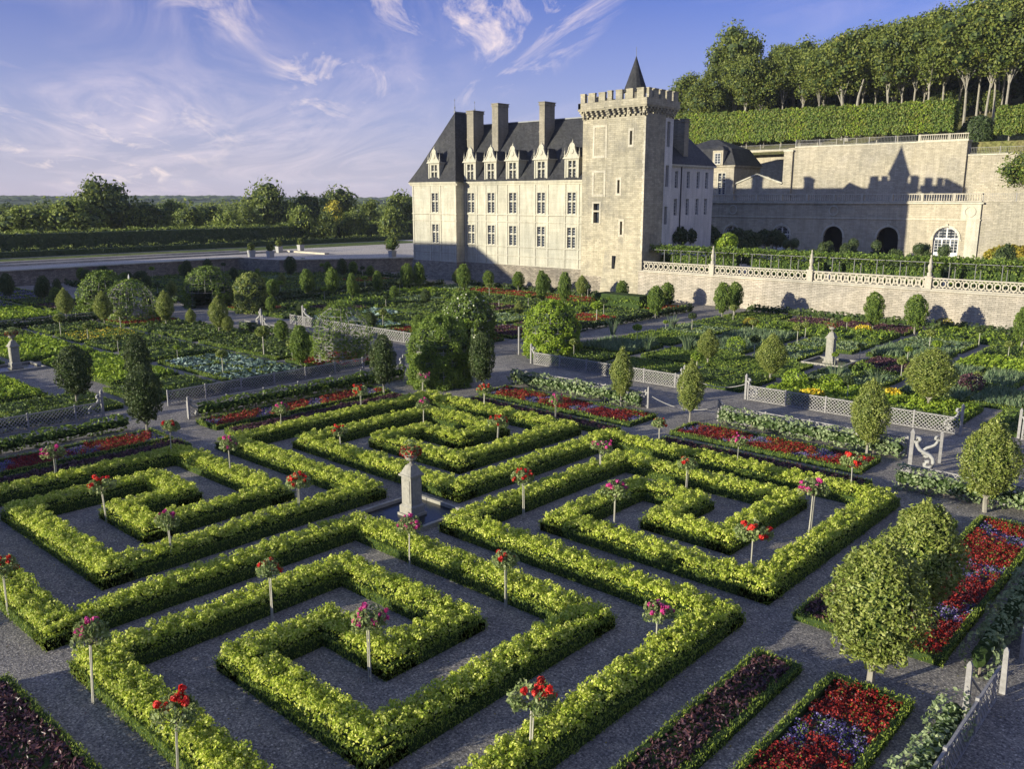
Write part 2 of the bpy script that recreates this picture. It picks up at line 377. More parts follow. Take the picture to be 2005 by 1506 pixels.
def bed(name, label, cat, x0, y0, x1, y1, fills, group=None, edge=True, eh=.26, ew=.22, lf=None, split=None):
    cx, cy = (x0 + x1) / 2, (y0 + y1) / 2; lf = lf or lod(cx, cy)
    root = empty(name, (cx, cy, 0), label, cat, group)
    rc = [(x0 - cx, y0 - cy, x1 - cx, y1 - cy)]; inn = inset(rc, ew if edge else 0.02)
    if edge:
        q = Q(); a, b, c, d = inset(rc, .05)[0]; w = ew - .05
        for r in ((a, b, c, b + w), (a, d - w, c, d), (a, b + w, a + w, d - w), (c - w, b + w, c, d - w)): q.box(r[0], r[1], 0, r[2], r[3], eh - .04, 'hedge_core')
        boxring(q, rc, inn, eh, lf)
        if split:
            a, b, c, d = inn[0]; st = [(a + (c - a) * i / split[0] - .12, b, a + (c - a) * i / split[0] + .12, d) for i in range(1, split[0])] + [(a, b + (d - b) * j / split[1] - .12, c, b + (d - b) * j / split[1] + .12) for j in range(1, split[1])]
            if st: core(q, inset(st, .03), eh - .03); boxring(q, st, [(9e3, 9e3, 9e3 + 1, 9e3 + 1)], eh, lf)
        q.obj('box_edging', root)
    q = Q(); e = ew - .02; q.box(rc[0][0] + e, rc[0][1] + e, 0, rc[0][2] - e, rc[0][3] - e, .06, 'soil'); q.obj('soil', root)
    for nm, typ, rr, *pr_ in fills:
        q = Q(); pd = (lambda P, f=pr_[0]: f(P + np.array([cx, cy]))) if pr_ else None
        if rr is None: rr = inn
        else: rr = [(max(r[0] - cx, inn[0][0]), max(r[1] - cy, inn[0][1]), min(r[2] - cx, inn[0][2]), min(r[3] - cy, inn[0][3])) for r in rr]
        rr = [r for r in rr if r[2] - r[0] > .15 and r[3] - r[1] > .15]
        if not rr: continue
        if split:
            nx, ny = split; a, b, c, d = inn[0]; g = .16
            rr = [(a + (c - a) * i / nx + g * (i > 0), b + (d - b) * j / ny + g * (j > 0), a + (c - a) * (i + 1) / nx - g * (i < nx - 1), b + (d - b) * (j + 1) / ny - g * (j < ny - 1)) for i in range(nx) for j in range(ny)]
        planting(q, rr, typ, lf, 1., pd)
        h = TY[typ][0]
        if h > .2 and not pr_: core(q, inset(rr, .06), h * .55)
        if q.n: q.obj(nm, root)
    return root

# ---- the greek-key maze of lettuce in box
LX = lambda i: -37.3 + 2.65 * i
LY = lambda j: 7.8 + 2.6 * j
chain = [(0, 10), (4, 10), (4, 7), (2, 7), (2, 8), (3, 8), (3, 9), (1, 9), (1, 6), (5, 6), (5, 10)]
def rot(p, k):
    for _ in range(k): p = (p[1], 10 - p[0])
    return p
MLAB = ['key-pattern lettuce hedge edged with box beyond the stone pedestal, nearest the rose arbour',
        'key-pattern lettuce hedge right of the pedestal, its maze ending beside red flower strips',
        'largest key-pattern lettuce hedge, nearest of the four, in front of the pedestal',
        'key-pattern lettuce hedge edged with box on the left of the pedestal, partly in shade']
for k in range(4):
    pts = [rot(p, k) for p in chain]; hw, hi = .585, .42
    # the chain ends where the next quarter's chain begins
    nxt = rot(chain[0], (k + 1) % 4); pts = pts + [nxt]
    def rects(w, pts=pts):
        out = []
        for n_, (a, b) in enumerate(zip(pts[:-1], pts[1:])):
            xa, xb = sorted((LX(a[0]), LX(b[0]))); ya, yb = sorted((LY(a[1]), LY(b[1])))
            r = [xa - w, ya - w, xb + w, yb + w]
            if n_ == 0:      # butt against the previous quarter
                if a[0] < b[0] and ya == yb: r[0] = xa + w + .01 if w else xa
                elif a[0] > b[0] and ya == yb: r[2] = xb - w - .01
                elif a[1] < b[1]: r[1] = ya + w + .01
                elif a[1] > b[1]: r[3] = yb - w - .01
            out.append(tuple(r))
        return out
    cx, cy = (LX(rot((2.5, 8), k)[0]), LY(rot((2.5, 8), k)[1]))
    sh = lambda rs: [(a - cx, b - cy, c - cx, d - cy) for a, b, c, d in rs]
    root = empty('maze_hedge', (cx, cy, 0), MLAB[k], 'maze hedge', 'key-pattern lettuce hedges round the pedestal')
    O, I = sh(rects(hw)), sh(rects(hi)); lf = [1.45, 1.25, .95, 1.15][k]
    q = Q(); core(q, inset(O, .07), .30); boxring(q, O, I, .35, lf, 430); q.obj('box_edging', root)
    q = Q(); core(q, inset(I, .14), .36); planting(q, I, 'lettuce', 1., 1.)
    out_ = [(a - .05, b - .05, c + .05, d + .05) for a, b, c, d in I]; P = uni(out_, 1500 if k == 2 else 1100); P = P[~inside(P, inset(I, .06))]; P = P[rng.random(len(P)) < .75]   # leaves spilling over the box
    q.leaves(np.column_stack([P, rng.uniform(.22, .66, len(P))]), np.tile((0, 0, .25), (len(P), 1)), .08, .055, 'lettuce_leaf', 1., .5); q.obj('lettuce_planting', root)

q = Q(); P = np.column_stack([rng.uniform(-46, -3, 5200), rng.uniform(3, 44, 5200)]); d_ = np.minimum(np.abs((P[:, 0] + 37.3) / 2.65 % 1 - .5), np.abs((P[:, 1] - 7.8) / 2.6 % 1 - .5)); P = P[rng.random(len(P)) < .35 + d_]
q.leaves(np.column_stack([P, np.full(len(P), .012)]), np.tile((0, 0, 4.), (len(P), 1)), .055, .035, 'autumn_leaf', .5); P = np.column_stack([rng.uniform(-46, -3, 2600), rng.uniform(3, 44, 2600)]); q.leaves(np.column_stack([P, np.full(len(P), .014)]), np.tile((0, 0, 4.), (len(P), 1)), .05, .03, 'purple_leaf', .5)
tag(q.obj('fallen_leaves'), 'scattered fallen leaves and clippings on the gravel paths', 'leaves', kind='stuff')
# ---- beds round the maze: dark strips and flower strips (sheltered in box)
def flowerstrip(label, x0, y0, x1, y1, alongx, seed, gap=0, cols=('red', 'blue')):
    def zone(P):   # drifting patches along the strip: >0 red, <0 violet
        u, v = (P[:, 0], P[:, 1]) if alongx else (P[:, 1], P[:, 0])
        return np.sin(u * 1.75 + .9 * np.sin(v * 2.2 + seed) + seed) + .35 * np.sin(u * 4.1 + v * 3) + rng.normal(0, .22, len(P)) + .12
    dk = lambda P: np.sin((P[:, 0] + P[:, 1]) * .55 + seed * 1.7) + rng.normal(0, .3, len(P)) > (.2 if seed % 2 else .75)
    def pick(w):
        def f(P):
            z = zone(P); d = dk(P); return (z < -.42) if w == 'b' else (z >= -.42) & (d if w == 'd' else ~d)
        return f
    st = rng.bit_generator.state
    def same(w):
        g = pick(w)
        return g
    bed('flower_bed', label, 'flower bed', x0, y0, x1, y1, [('red_flowers', 'red', None, same('r')), ('blue_flowers', 'blue', None, same('b')), ('dark_red_flowers', 'dark_red', None, same('d'))], 'red and blue flower strips edged with box')
flowerstrip('shaded red and violet flower strip at the left edge below the lattice fence', -43.1, 3, -40.7, 19.6, False, 3)
flowerstrip('shaded red and violet flower strip in box between left gravel gap and arbour', -43.1, 22, -40.9, 34, False, 4)
flowerstrip('red and violet flower strip between the rose arbour and the gravel opening', -36.5, 37.2, -25.1, 39.9, True, 5)
flowerstrip('long bright red and violet flower strip right of the gravel opening', -22.8, 37.3, -12.9, 39.9, True, 7)
flowerstrip('red and violet flower strip in box under and right of the two overlapping clipped trees', -7.5, 22.6, -5.3, 34.9, False, 9)
flowerstrip('red and violet flower bed round the trunk of the largest clipped tree', -7.3, 7, -5.2, 20.2, False, 12)
def darkstrip(label, *r): bed('purple_bed', label, 'plant bed', *r, [('purple_foliage', 'purple', None)], 'dark-leaved strips edged with box')
darkstrip('narrow dark-leaved strip in box along the shaded left side of the left lettuce maze', -40.2, 3, -38.8, 19.6)
darkstrip('narrow dark-leaved strip between rose arbour and left edge of the far maze', -40.2, 22, -38.8, 33.6)
darkstrip('narrow dark-leaved strip in box behind the far lettuce maze, left of the gravel opening', -35.6, 35, -25, 36.3)
darkstrip('narrow purple-leaved strip in box behind the right lettuce maze, before the long red flower strip', -22.3, 35, -12, 36.3)
darkstrip('narrow purple-leaved strip in box at the bottom centre-right, left of the large red flower bed', -9.2, 9, -7.9, 20)
darkstrip('purple-leaved strip in box mostly hidden under the two overlapping clipped trees', -9.4, 22.5, -7.9, 33.6)
darkstrip('dark-leaved bed with a box edge filling the bottom left corner of the view', -22.7, 3.9, -12, 6.1)
darkstrip('dark-leaved strip at the left edge near the bottom, beside the lit gravel', -37, 4.5, -26.5, 6.1)

# ---- low espalier hedges on the fences
def espalier(label, x0, y0, x1, y1, mat='grey_leaf', h=.82, w=.3, name='espalier_hedge', cat='hedge', group='grey-green espalier hedges on the fence', z0=.0, leafs=1., stems=True, dens=1.):
    cx, cy = (x0 + x1) / 2, (y0 + y1) / 2; lf = lod(cx, cy)
    root = empty(name, (cx, cy, z0), label, cat, group)
    L = math.hypot(x1 - x0, y1 - y0); dx, dy = (x1 - x0) / L, (y1 - y0) / L
    h = h * 1.18; w = w * 1.3
    n = int(L * w * 2 * 230 * (h / .6) * dens / max(1., lf * .8) ** 1.4) + 60
    q = Q(); t = rng.uniform(-L / 2, L / 2, n); a = rng.uniform(0, 2 * math.pi, n)
    lump = 1 + .18 * np.sin(t * 2.1 + x0) + .12 * np.sin(t * 5.3)
    hh = (h * .46); z = h * .54 + np.sin(a) * hh * lump; o = np.cos(a) * w * lump * rng.uniform(.8, 1.1, n)
    P = np.column_stack([t * dx - o * dy, t * dy + o * dx, z]); N = np.column_stack([-np.cos(a) * dy, np.cos(a) * dx, np.sin(a)])
    q.leaves(P, N, .12 * leafs * max(1, lf * .8), .075 * leafs * max(1, lf * .8), mat, .7)
    for i in range(int(L / .5)):
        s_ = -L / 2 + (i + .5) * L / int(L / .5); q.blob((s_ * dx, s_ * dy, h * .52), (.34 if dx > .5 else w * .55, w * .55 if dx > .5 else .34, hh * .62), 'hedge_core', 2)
    q.obj('foliage', root)
    if stems:
        q = Q()
        for i in range(int(L / 1.6) + 1):
            s = -L / 2 + .3 + i * 1.6
            if s < L / 2 - .1: q.tube([(s * dx, s * dy, 0), (s * dx, s * dy, h * .5)], .035, 'bark')
        q.obj('stems', root)
    return root
espalier('grey-green espalier hedge, long shaded stretch on the left fence line beyond the flower strip', -44.6, 3, -44.6, 19, 'mid_leaf', .7)
espalier('dark espalier hedge over pale lattice, between left clipped tree and rose arbour', -44.1, 22.8, -43.9, 37.5, 'mid_leaf', .75)
espalier('grey-green espalier hedge behind the red flowers, from the rose arbour to the small white scroll', -37.3, 41.2, -27.1, 41.2)
espalier('long pale grey-green espalier hedge behind the long red flower strip on the right', -22, 41.2, -12.4, 41.0)
espalier('grey-green espalier hedge in front of the white scroll gate, under the right-hand clipped tree', -11.2, 36.6, -4.3, 37.0)
espalier('grey-green espalier hedge climbing the right edge of the view beside the lattice', -4.5, 22.6, -4.7, 35, 'grey_leaf', .9)
espalier('grey-green espalier hedge at the bottom right corner left of the weathered posts', -4.1, 8, -4.3, 20, 'grey_leaf', .8)

for x0_, y0_, x1_, y1_, lb in ((-48.9, 3, -48.9, 18.5, 'dark clipped hedge line behind the first shaded lattice fence on the left'), (-48.9, 24, -48.9, 36, 'dark clipped hedge line behind the second shaded lattice fence on the left'), (-41, 48.1, -29, 48.1, 'dark clipped hedge line behind the shaded lattice right of the green arbour'), (-23, 48.1, -12.2, 48.1, 'green clipped hedge line just behind the bright lattice fence'),
        (-72, 48.1, -54, 48.1, 'low hedge line behind the distant pale lattice fence'), (-72, 41.9, -54, 41.9, 'low hedge line before the distant pale lattice fence'), (-87.9, 24, -87.9, 38, 'dark hedge line beside the far left lattice fence'), (-87.9, 50, -87.9, 83, 'long dark hedge line dividing the far beds before the castle'),
        (-86, 84.9, -52, 84.9, 'dark hedge line in front of the castle foot'), (-43, 85.6, -6, 85.6, 'hedge line at the foot of the sunlit terrace wall'), (-92.4, 50, -92.4, 83, 'dark hedge line beyond the far cross path'), (-128, 85.3, -94, 85.3, 'dark hedge line below the moat wall'), (-128, 48, -96, 48, 'dark hedge line left of the arched arbour'), (-47.8, 56, -47.8, 82, 'hedge line beside the path running to the wall')):
    espalier(lb, x0_, y0_, x1_, y1_, 'dark_topiary_leaf', .68, .24, 'clipped_hedge', 'hedge', 'clipped hedge lines between the vegetable squares', stems=False)
# ---- lattice fences
def fence(label, x0, y0, x1, y1, h=.86, pitch=None, group='lattice fences of the garden squares'):
    L = math.hypot(x1 - x0, y1 - y0); ang = math.atan2(y1 - y0, x1 - x0); root = empty('lattice_fence', (x0, y0, 0), label, 'fence', group, ang)
    d = math.hypot((x0 + x1) / 2, (y0 + y1) / 2); pitch = pitch or (.20 if d < 60 else .3); w = .034 if d < 60 else .045
    q = Q(); z0 = .06; hh = h - z0
    n = int((L + hh) / pitch)
    for i in range(n + 1):
        c = -hh + i * pitch
        for sg in (1, -1):
            a0, a1 = max(0, c), min(L, c + hh)
            if a1 - a0 < .05: continue
            if sg > 0: p, r = (a0, .006, z0 + a0 - c), (a1, .006, z0 + a1 - c)
            else: p, r = (a0, -.006, h - (a0 - c)), (a1, -.006, h - (a1 - c))
            q.bar(p, r, .01, w, 'grey_wood', (0, 1, 0)) if False else q.bar(p, r, .012, w, 'grey_wood')
    q.obj('lattice', root)
    q = Q(); q.box(0, -.03, h, L, .03, h + .05, 'grey_wood'); q.box(0, -.03, .02, L, .03, .06, 'grey_wood'); q.obj('rail', root)
    m = None
    for i in range(int(L / 2.4) + 1):
        if m is None:
            q = Q(); q.box(-.04, -.04, 0, .04, .04, h + .12, 'grey_wood'); m = q.mesh('post')
        if i * 2.4 <= L: link('post', m, root, (min(i * 2.4, L), 0, 0))
    return root
fence('weathered lattice fence in shade, from the left edge to the first scroll post', -48.2, 1, -48.2, 19.2)
fence('weathered lattice fence in shade, from the left clipped tree to the lattice arbour', -48.1, 23, -48.1, 37.6)
fence('lattice under the espalier hedge on the shaded side of the left flower strips', -44.6, 22.4, -44.4, 38)
fence('shaded lattice fence from the green arbour scroll to the roped gap', -40.6, 47.4, -28.1, 47.4)
fence('bright white lattice fence right of the rope, ending at the scroll post', -23.5, 47.4, -11.7, 47.4)
fence('short lattice fence at the right edge beyond the second scroll post', -9.0, 48.6, -2.5, 48.6)
fence('lattice fence under the espalier hedge behind the right red flower strip', -22, 41.7, -12.4, 41.7)
fence('lattice fence under the espalier hedge right of the rose arbour', -37.2, 41.7, -27, 41.7)
fence('short lattice fence below the hedge in front of the scroll gate', -11.2, 37.3, -4.4, 37.3)
fence('steeply foreshortened lattice on the right edge beside the weathered posts', -3.9, 8, -3.9, 22)
fence('lattice fence at the right edge beyond the gate posts', -3.9, 24.5, -3.9, 36.5)
fence('pale lattice fence beyond the lattice arbour, with the small white statue behind', -72, 47.4, -53.5, 47.4)
fence('distant pale lattice fence before the arched arbours', -71.5, 42.2, -53.5, 42.2)
fence('distant lattice fence left of the arched arbours', -88.1, 24, -88.1, 38)

# ---- scroll posts at the openings
def scroll_mesh():
    q = Q(); pts = []
    for i in range(9):                      # upper curl
        t = i / 8; a = -math.pi * 1.5 * (1 - t) + math.pi * .5; r = .045 + .075 * t; pts.append((.13 + r * math.cos(a), 0, 1.02 + r * math.sin(a)))
    pts += [(.12, 0, .98), (.16, 0, .86), (.24, 0, .74), (.38, 0, .66), (.52, 0, .60), (.62, 0, .50), (.64, 0, .38)]
    for i in range(9):
        t = i / 8; a = -math.pi * 1.6 * t; r = .15 - .09 * t; pts.append((.50 + r * math.cos(a), 0, .32 + r * math.sin(a)))
    q.tube(pts, .062, 'aged_white', 8); return q.mesh('scroll_bracket', True)
SCR = scroll_mesh(); q = Q(); q.box(-.055, -.055, 0, .055, .055, 1.25, 'grey_wood'); q.frustum(0, 0, 1.25, 1.38, .07, .07, .01, .01, 'grey_wood'); SPO = q.mesh('post')
def scrollpost(label, x, y, rz, s=1.):
    r = empty('scroll_post', (x, y, 0), label, 'gate post', 'wooden gate posts with white scroll brackets', rz); r.scale = (s, s, s)
    link('post', SPO, r); link('scroll_bracket', SCR, r); return r
scrollpost('scroll post in shade ending the left lattice fence', -48.3, 19.3, R(-90), 1.15)
scrollpost('tall grey post with a small scroll where the shaded left lattice resumes', -44.3, 22.3, R(90), .95)
scrollpost('scroll post with dark curl just left of the big round-topped rose arbour', -44.6, 38.2, R(250), 1.1)
scrollpost('dark scroll post just right of the big round-topped rose arbour', -41.0, 41.3, R(20), 1.1)
scrollpost('white scroll at the right foot of the green arbour with the open wooden doorway', -41.0, 47.5, R(0), 1.1)
scrollpost('small white scroll at the end of the espalier hedge near the bright red flowers', -26.8, 41.5, R(180), .95)
scrollpost('white scroll behind the two-stemmed clipped tree at the gravel opening', -22.3, 41.6, R(0), .95)
scrollpost('white post with bracket at the left end of the rope', -28.0, 47.5, R(180), 1.15)
scrollpost('white post with bracket at the right end of the rope', -23.7, 47.5, R(0), 1.15)
scrollpost('large white scroll post ending the bright lattice fence on the right', -11.6, 47.5, R(180), 1.2)
scrollpost('scroll post facing the bright lattice fence end, at the right edge', -9.2, 48.8, R(0), 1.15)
scrollpost('big white S-shaped scroll leaning over the hedge right of the red flower strip', -11.5, 39.3, R(15), 1.45)
scrollpost('dark narrow scroll post behind the big white S-shaped scroll', -10.9, 41.6, R(200), 1.1)
scrollpost('tiny white scroll post beside the lattice arbour across the path', -72.2, 44.3, R(180), 1.3)
def rope(label, a, b, sag):
    q = Q(); q.tube([(a[0] + (b[0] - a[0]) * t, a[1] + (b[1] - a[1]) * t, a[2] + (b[2] - a[2]) * t - sag * 4 * t * (1 - t)) for t in np.linspace(0, 1, 13)], .026, 'grey_wood')
    tag(q.obj('barrier_rope'), label, 'rope')
rope('sagging white rope closing the gap between two white posts', (-27.9, 47.5, .95), (-23.7, 47.5, .95), .48)
rope('low white rope hanging beside the two-stemmed clipped tree', (-26.6, 41.6, .72), (-22.5, 41.7, .72), .4)

# weathered posts at bottom right
for lb, x, y, h in (('leaning weathered post at the bottom right with a brace', -4.25, 20.7, 1.35), ('shorter weathered post behind the leaning one, bottom right', -3.85, 22.4, 1.15)):
    q = Q(); q.frustum(0, 0, 0, h, .07, .07, .055, .055, 'grey_wood'); q.frustum(0, 0, h, h + .08, .055, .055, .015, .015, 'grey_wood')
    if h > 1.3: q.bar((.05, .1, .95), (.2, .9, .1), .04, .04, 'grey_wood')
    o = q.obj('wooden_post', None, (x, y, 0)); o.rotation_euler = (0, R(-1.5), 0); tag(o, lb, 'post')

# ---- pedestals with urns and basins
def urn_q(q, z, s=1.):
    q.lathe([(.02, z), (.14 * s, z), (.14 * s, z + .03), (.06 * s, z + .06), (.05 * s, z + .12), (.09 * s, z + .16), (.2 * s, z + .22), (.25 * s, z + .32), (.27 * s, z + .40), (.30 * s, z + .42), (.30 * s, z + .46), (.25 * s, z + .46), (.0, z + .40)], 'pedestal_stone', n=16)
def pedestal(x, y, label, lab2, lab3, flowers=True, h=1.62):
    r = empty('stone_pedestal', (x, y, 0), label, 'pedestal')
    q = Q(); q.box(-.40, -.40, 0, .40, .40, .14, 'pedestal_stone'); q.box(-.34, -.34, .14, .34, .34, .42, 'pedestal_stone')
    q.frustum(0, 0, .42, .48, .34, .34, .28, .28, 'pedestal_stone'); q.obj('plinth', r)
    q = Q(); q.box(-.27, -.27, .48, .27, .27, h, 'pedestal_stone')
    for sx, sy in ((0, -1), (1, 0), (0, 1), (-1, 0)):   # raised panels
        if sx: q.box(*( (.27, -.20, .58, .29, .20, h - .14) if sx > 0 else (-.29, -.20, .58, -.27, .20, h - .14)), 'pedestal_stone')
        else: q.box(*( (-.20, .27, .58, .20, .29, h - .14) if sy > 0 else (-.20, -.29, .58, .20, -.27, h - .14)), 'pedestal_stone')
    q.obj('shaft', r)
    q = Q(); q.box(-.35, -.35, h, .35, .35, h + .07, 'pedestal_stone'); q.frustum(0, 0, h + .07, h + .14, .32, .32, .28, .28, 'pedestal_stone')
    q.frustum(0, 0, h + .14, h + .42, .27, .27, .14, .14, 'pedestal_stone'); q.obj('cap', r)
    u = empty('stone_urn', (x, y, h + .42), lab2, 'urn'); q = Q(); urn_q(q, 0); q.obj('bowl', u, smooth=False)
    q = Q(); P, N = shell(340, (0, 0, .55), (.36, .36, .24), -.3); q.leaves(P, N, .11, .08, 'rose_leaf'); q.blob((0, 0, .52), (.26, .26, .16), 'hedge_core', 3)
    P, N = shell(60, (0, 0, .86), (.22, .22, .12), -.2); q.leaves(P, N, .12, .06, 'rose_leaf'); q.obj('foliage', u)
    q = Q(); P, N = shell(260, (0, 0, .52), (.42, .42, .28), -.5); P = P[P[:, 2] < .74]; q.leaves(P, np.tile((0, 0, 1), (len(P), 1)), .09, .08, 'red_flower' if flowers else 'dark_red_flower', .8); q.obj('geranium_bloom', u)
    b = empty('stone_basin', (x, y, 0), lab3, 'basin'); s = 1.55; q = Q()
    for r4 in ((-s, -s, s, -s + .15), (-s, s - .15, s, s), (-s, -s + .15, -s + .15, s - .15), (s - .15, -s + .15, s, s - .15)): q.box(r4[0], r4[1], 0, r4[2], r4[3], .17, 'pedestal_stone')
    q.obj('rim', b); q = Q(); q.box(-s + .15, -s + .15, 0, s - .15, s - .15, .04, 'water'); q.obj('water', b)
pedestal(-23.95, 20.75, 'tall weathered stone pedestal in the middle of the lettuce mazes', 'stone urn with red geraniums on the pedestal between the lettuce mazes', 'square stone basin round the foot of the pedestal between the lettuce mazes')
pedestal(-67.2, 21.1, 'stone pedestal at the left edge in the bright green beds', 'stone urn on the left-edge pedestal', 'stone basin at the foot of the left-edge pedestal', False)
pedestal(-24.6, 62.5, 'shaded stone pedestal among the beds below the terrace wall on the right', 'dark urn on the shaded pedestal below the terrace wall', 'stone basin round the shaded pedestal below the terrace wall', False, 1.9)

# ---- standard roses
def rose_proto(fm, n_fl, seed, spread=1.):
    global rng
    rng = np.random.default_rng(seed)
    r = empty('standard_rose', (0, 0, 0), 'x', 'rose tree'); q = Q()
    q.tube([(0, 0, 0), (.008, .004, .5), (0, 0, 1.02)], [.022, .018, .016], 'rose_stake'); q.bar((.05, 0, 0), (.05, 0, 1.0), .022, .022, 'rose_stake'); a = q.obj('stem', r)
    q = Q()
    for _ in range(24):
        v = rng.normal(0, 1, 3); v[2] = abs(v[2]) * .7; v /= np.linalg.norm(v); c = np.array((0, 0, 1.12)) + v * (.27 * spread, .27 * spread, .22)
        P, N = shell(34, c, (.12, .12, .11)); q.leaves(P, N, .085, .05, 'rose_leaf')
        q.tube([(0, 0, 1.0), c], .007, 'bark', 4)
    b = q.obj('crown', r)
    q = Q()
    for i in range(n_fl):
        v = rng.normal(0, 1, 3); v[2] = abs(v[2]) * .9 + .15; v /= np.linalg.norm(v); c = np.array((0, 0, 1.14)) + v * (.30 * spread, .30 * spread, .26) * rng.uniform(.85, 1.15)
        if i % 3 == 0: cc = c
        elif i % 3 == 1: c = cc + rng.normal(0, .07, 3)
        s = rng.uniform(.032, .062); P, N = shell(22, c, (s, s, s * .8)); q.leaves(P, N, s * 1.5, s * 1.3, fm, .35); q.blob(c, (s * .7, s * .7, s * .6), fm, 2)
    d = q.obj('blossoms', r); return reg(r, a, b, d)
RP = [rose_proto('pink_rose', 17, 21, 1.1), rose_proto('pink_rose', 13, 22, 1.3), rose_proto('pink_rose', 9, 25, 1.0)]; RR = [rose_proto('red_rose', 19, 23, 1.1), rose_proto('red_rose', 14, 24, 1.25), rose_proto('red_rose', 10, 26, .95)]
rng = np.random.default_rng(99)
ROSES = [  # base pixel, top pixel y, colour, label
 (14, 1180, 1085, 'r', 'red standard rose at the left edge in the lowest left lettuce row'),
 (180, 1342, 1205, 'p', 'pink standard rose with wide head by the lit gravel at the bottom left'),
 (345, 1492, 1352, 'r', 'red standard rose in the lettuce at the very bottom left'),
 (1035, 1458, 1328, 'r', 'large red standard rose on bare gravel at the bottom centre'),
 (725, 1300, 1182, 'p', 'pink standard rose inside the innermost turn of the nearest maze'),
 (530, 1185, 1087, 'r', 'red standard rose on the long row between the left and nearest mazes'),
 (335, 1078, 998, 'p', 'pink standard rose with twin pale stems in the left maze'),
 (208, 1001, 930, 'r', 'red standard rose with twin stems at the shaded upper part of the left maze'),
 (587, 998, 922, 'r', 'red standard rose in the gravel corner left of the pedestal'),
 (802, 1090, 1003, 'p', 'pink standard rose directly in front of the pedestal basin'),
 (989, 1160, 1070, 'r', 'red standard rose on the lettuce row below right of the pedestal'),
 (1285, 1256, 1170, 'p', 'pink standard rose on gravel near the right corner of the nearest maze'),
 (1470, 1105, 1015, 'r', 'red and leafy standard rose near the lower corner of the right maze'),
 (1585, 1024, 932, 'p', 'pink standard rose on gravel near the right tip of the right maze'),
 (1202, 1022, 938, 'P', 'biggest leafy pink standard rose in the middle of the right maze'),
 (1342, 957, 892, 'r', 'small red standard rose on the inner upper row of the right maze'),
 (1177, 917, 858, 'p', 'pink standard rose on the row where the far and right mazes meet'),
 (1024, 991, 910, 'r', 'red standard rose on the row right of the pedestal urn'),
 (972, 868, 806, 'r', 'red standard rose at the inner corner of the far maze'),
 (828, 833, 776, 'p', 'pink standard rose in the far maze, in line below another pink one'),
 (828, 770, 728, 'p', 'pink standard rose just in front of the big rose arbour'),
 (668, 873, 828, 'r', 'small red standard rose at the left tip of the far maze'),
 (452, 925, 852, 'p', 'pink standard rose at the left outer corner of the far maze'),
 (334, 886, 820, 'r', 'red standard rose at the upper corner of the left maze below the dark clipped tree'),
 (549, 840, 783, 'p', 'pink standard rose on the shaded dark-leaved strip left'),
 (708, 801, 750, 'r', 'red standard rose on the dark-leaved strip left of the big rose arbour'),
 (948, 797, 748, 'r', 'red standard rose behind the far maze right of the big rose arbour'),
 (1088, 823, 770, 'p', 'pink standard rose behind the far maze beside the purple strip'),
 (1290, 866, 816, 'r', 'red standard rose at the left end of the long purple-leaved strip'),
 (1443, 906, 848, 'p', 'pink standard rose halfway along the long purple-leaved strip'),
 (1667, 957, 882, 'r', 'red standard rose at the right end of the long purple-leaved strip'),
 (108, 935, 868, 'p', 'pink standard rose at the left in the shaded dark-leaved strip')]
def place_rose(px, py, ty, col, label, i, group='standard roses round the lettuce mazes'):
    x, y = G(px, py, .5); h = zat(px, ty, x, y); s = h / 1.50
    src = (RP if col in 'pP' else RR)[(i * 2 + i // 3) % 3]
    j = rng.uniform(.9, 1.18); o = dup(src, (x, y, 0), rng.uniform(0, 6), (s * j * (1.05 if col == 'P' else .80), s * j * (1.05 if col == 'P' else .80) * rng.uniform(.88, 1.12), s * rng.uniform(.96, 1.03)), label, group); o.rotation_euler[0] = R(rng.uniform(-3, 3)); o.rotation_euler[1] = R(rng.uniform(-3, 3))
for i, (px, py, ty, col, lb) in enumerate(ROSES): place_rose(px, py, ty, col, lb, i)

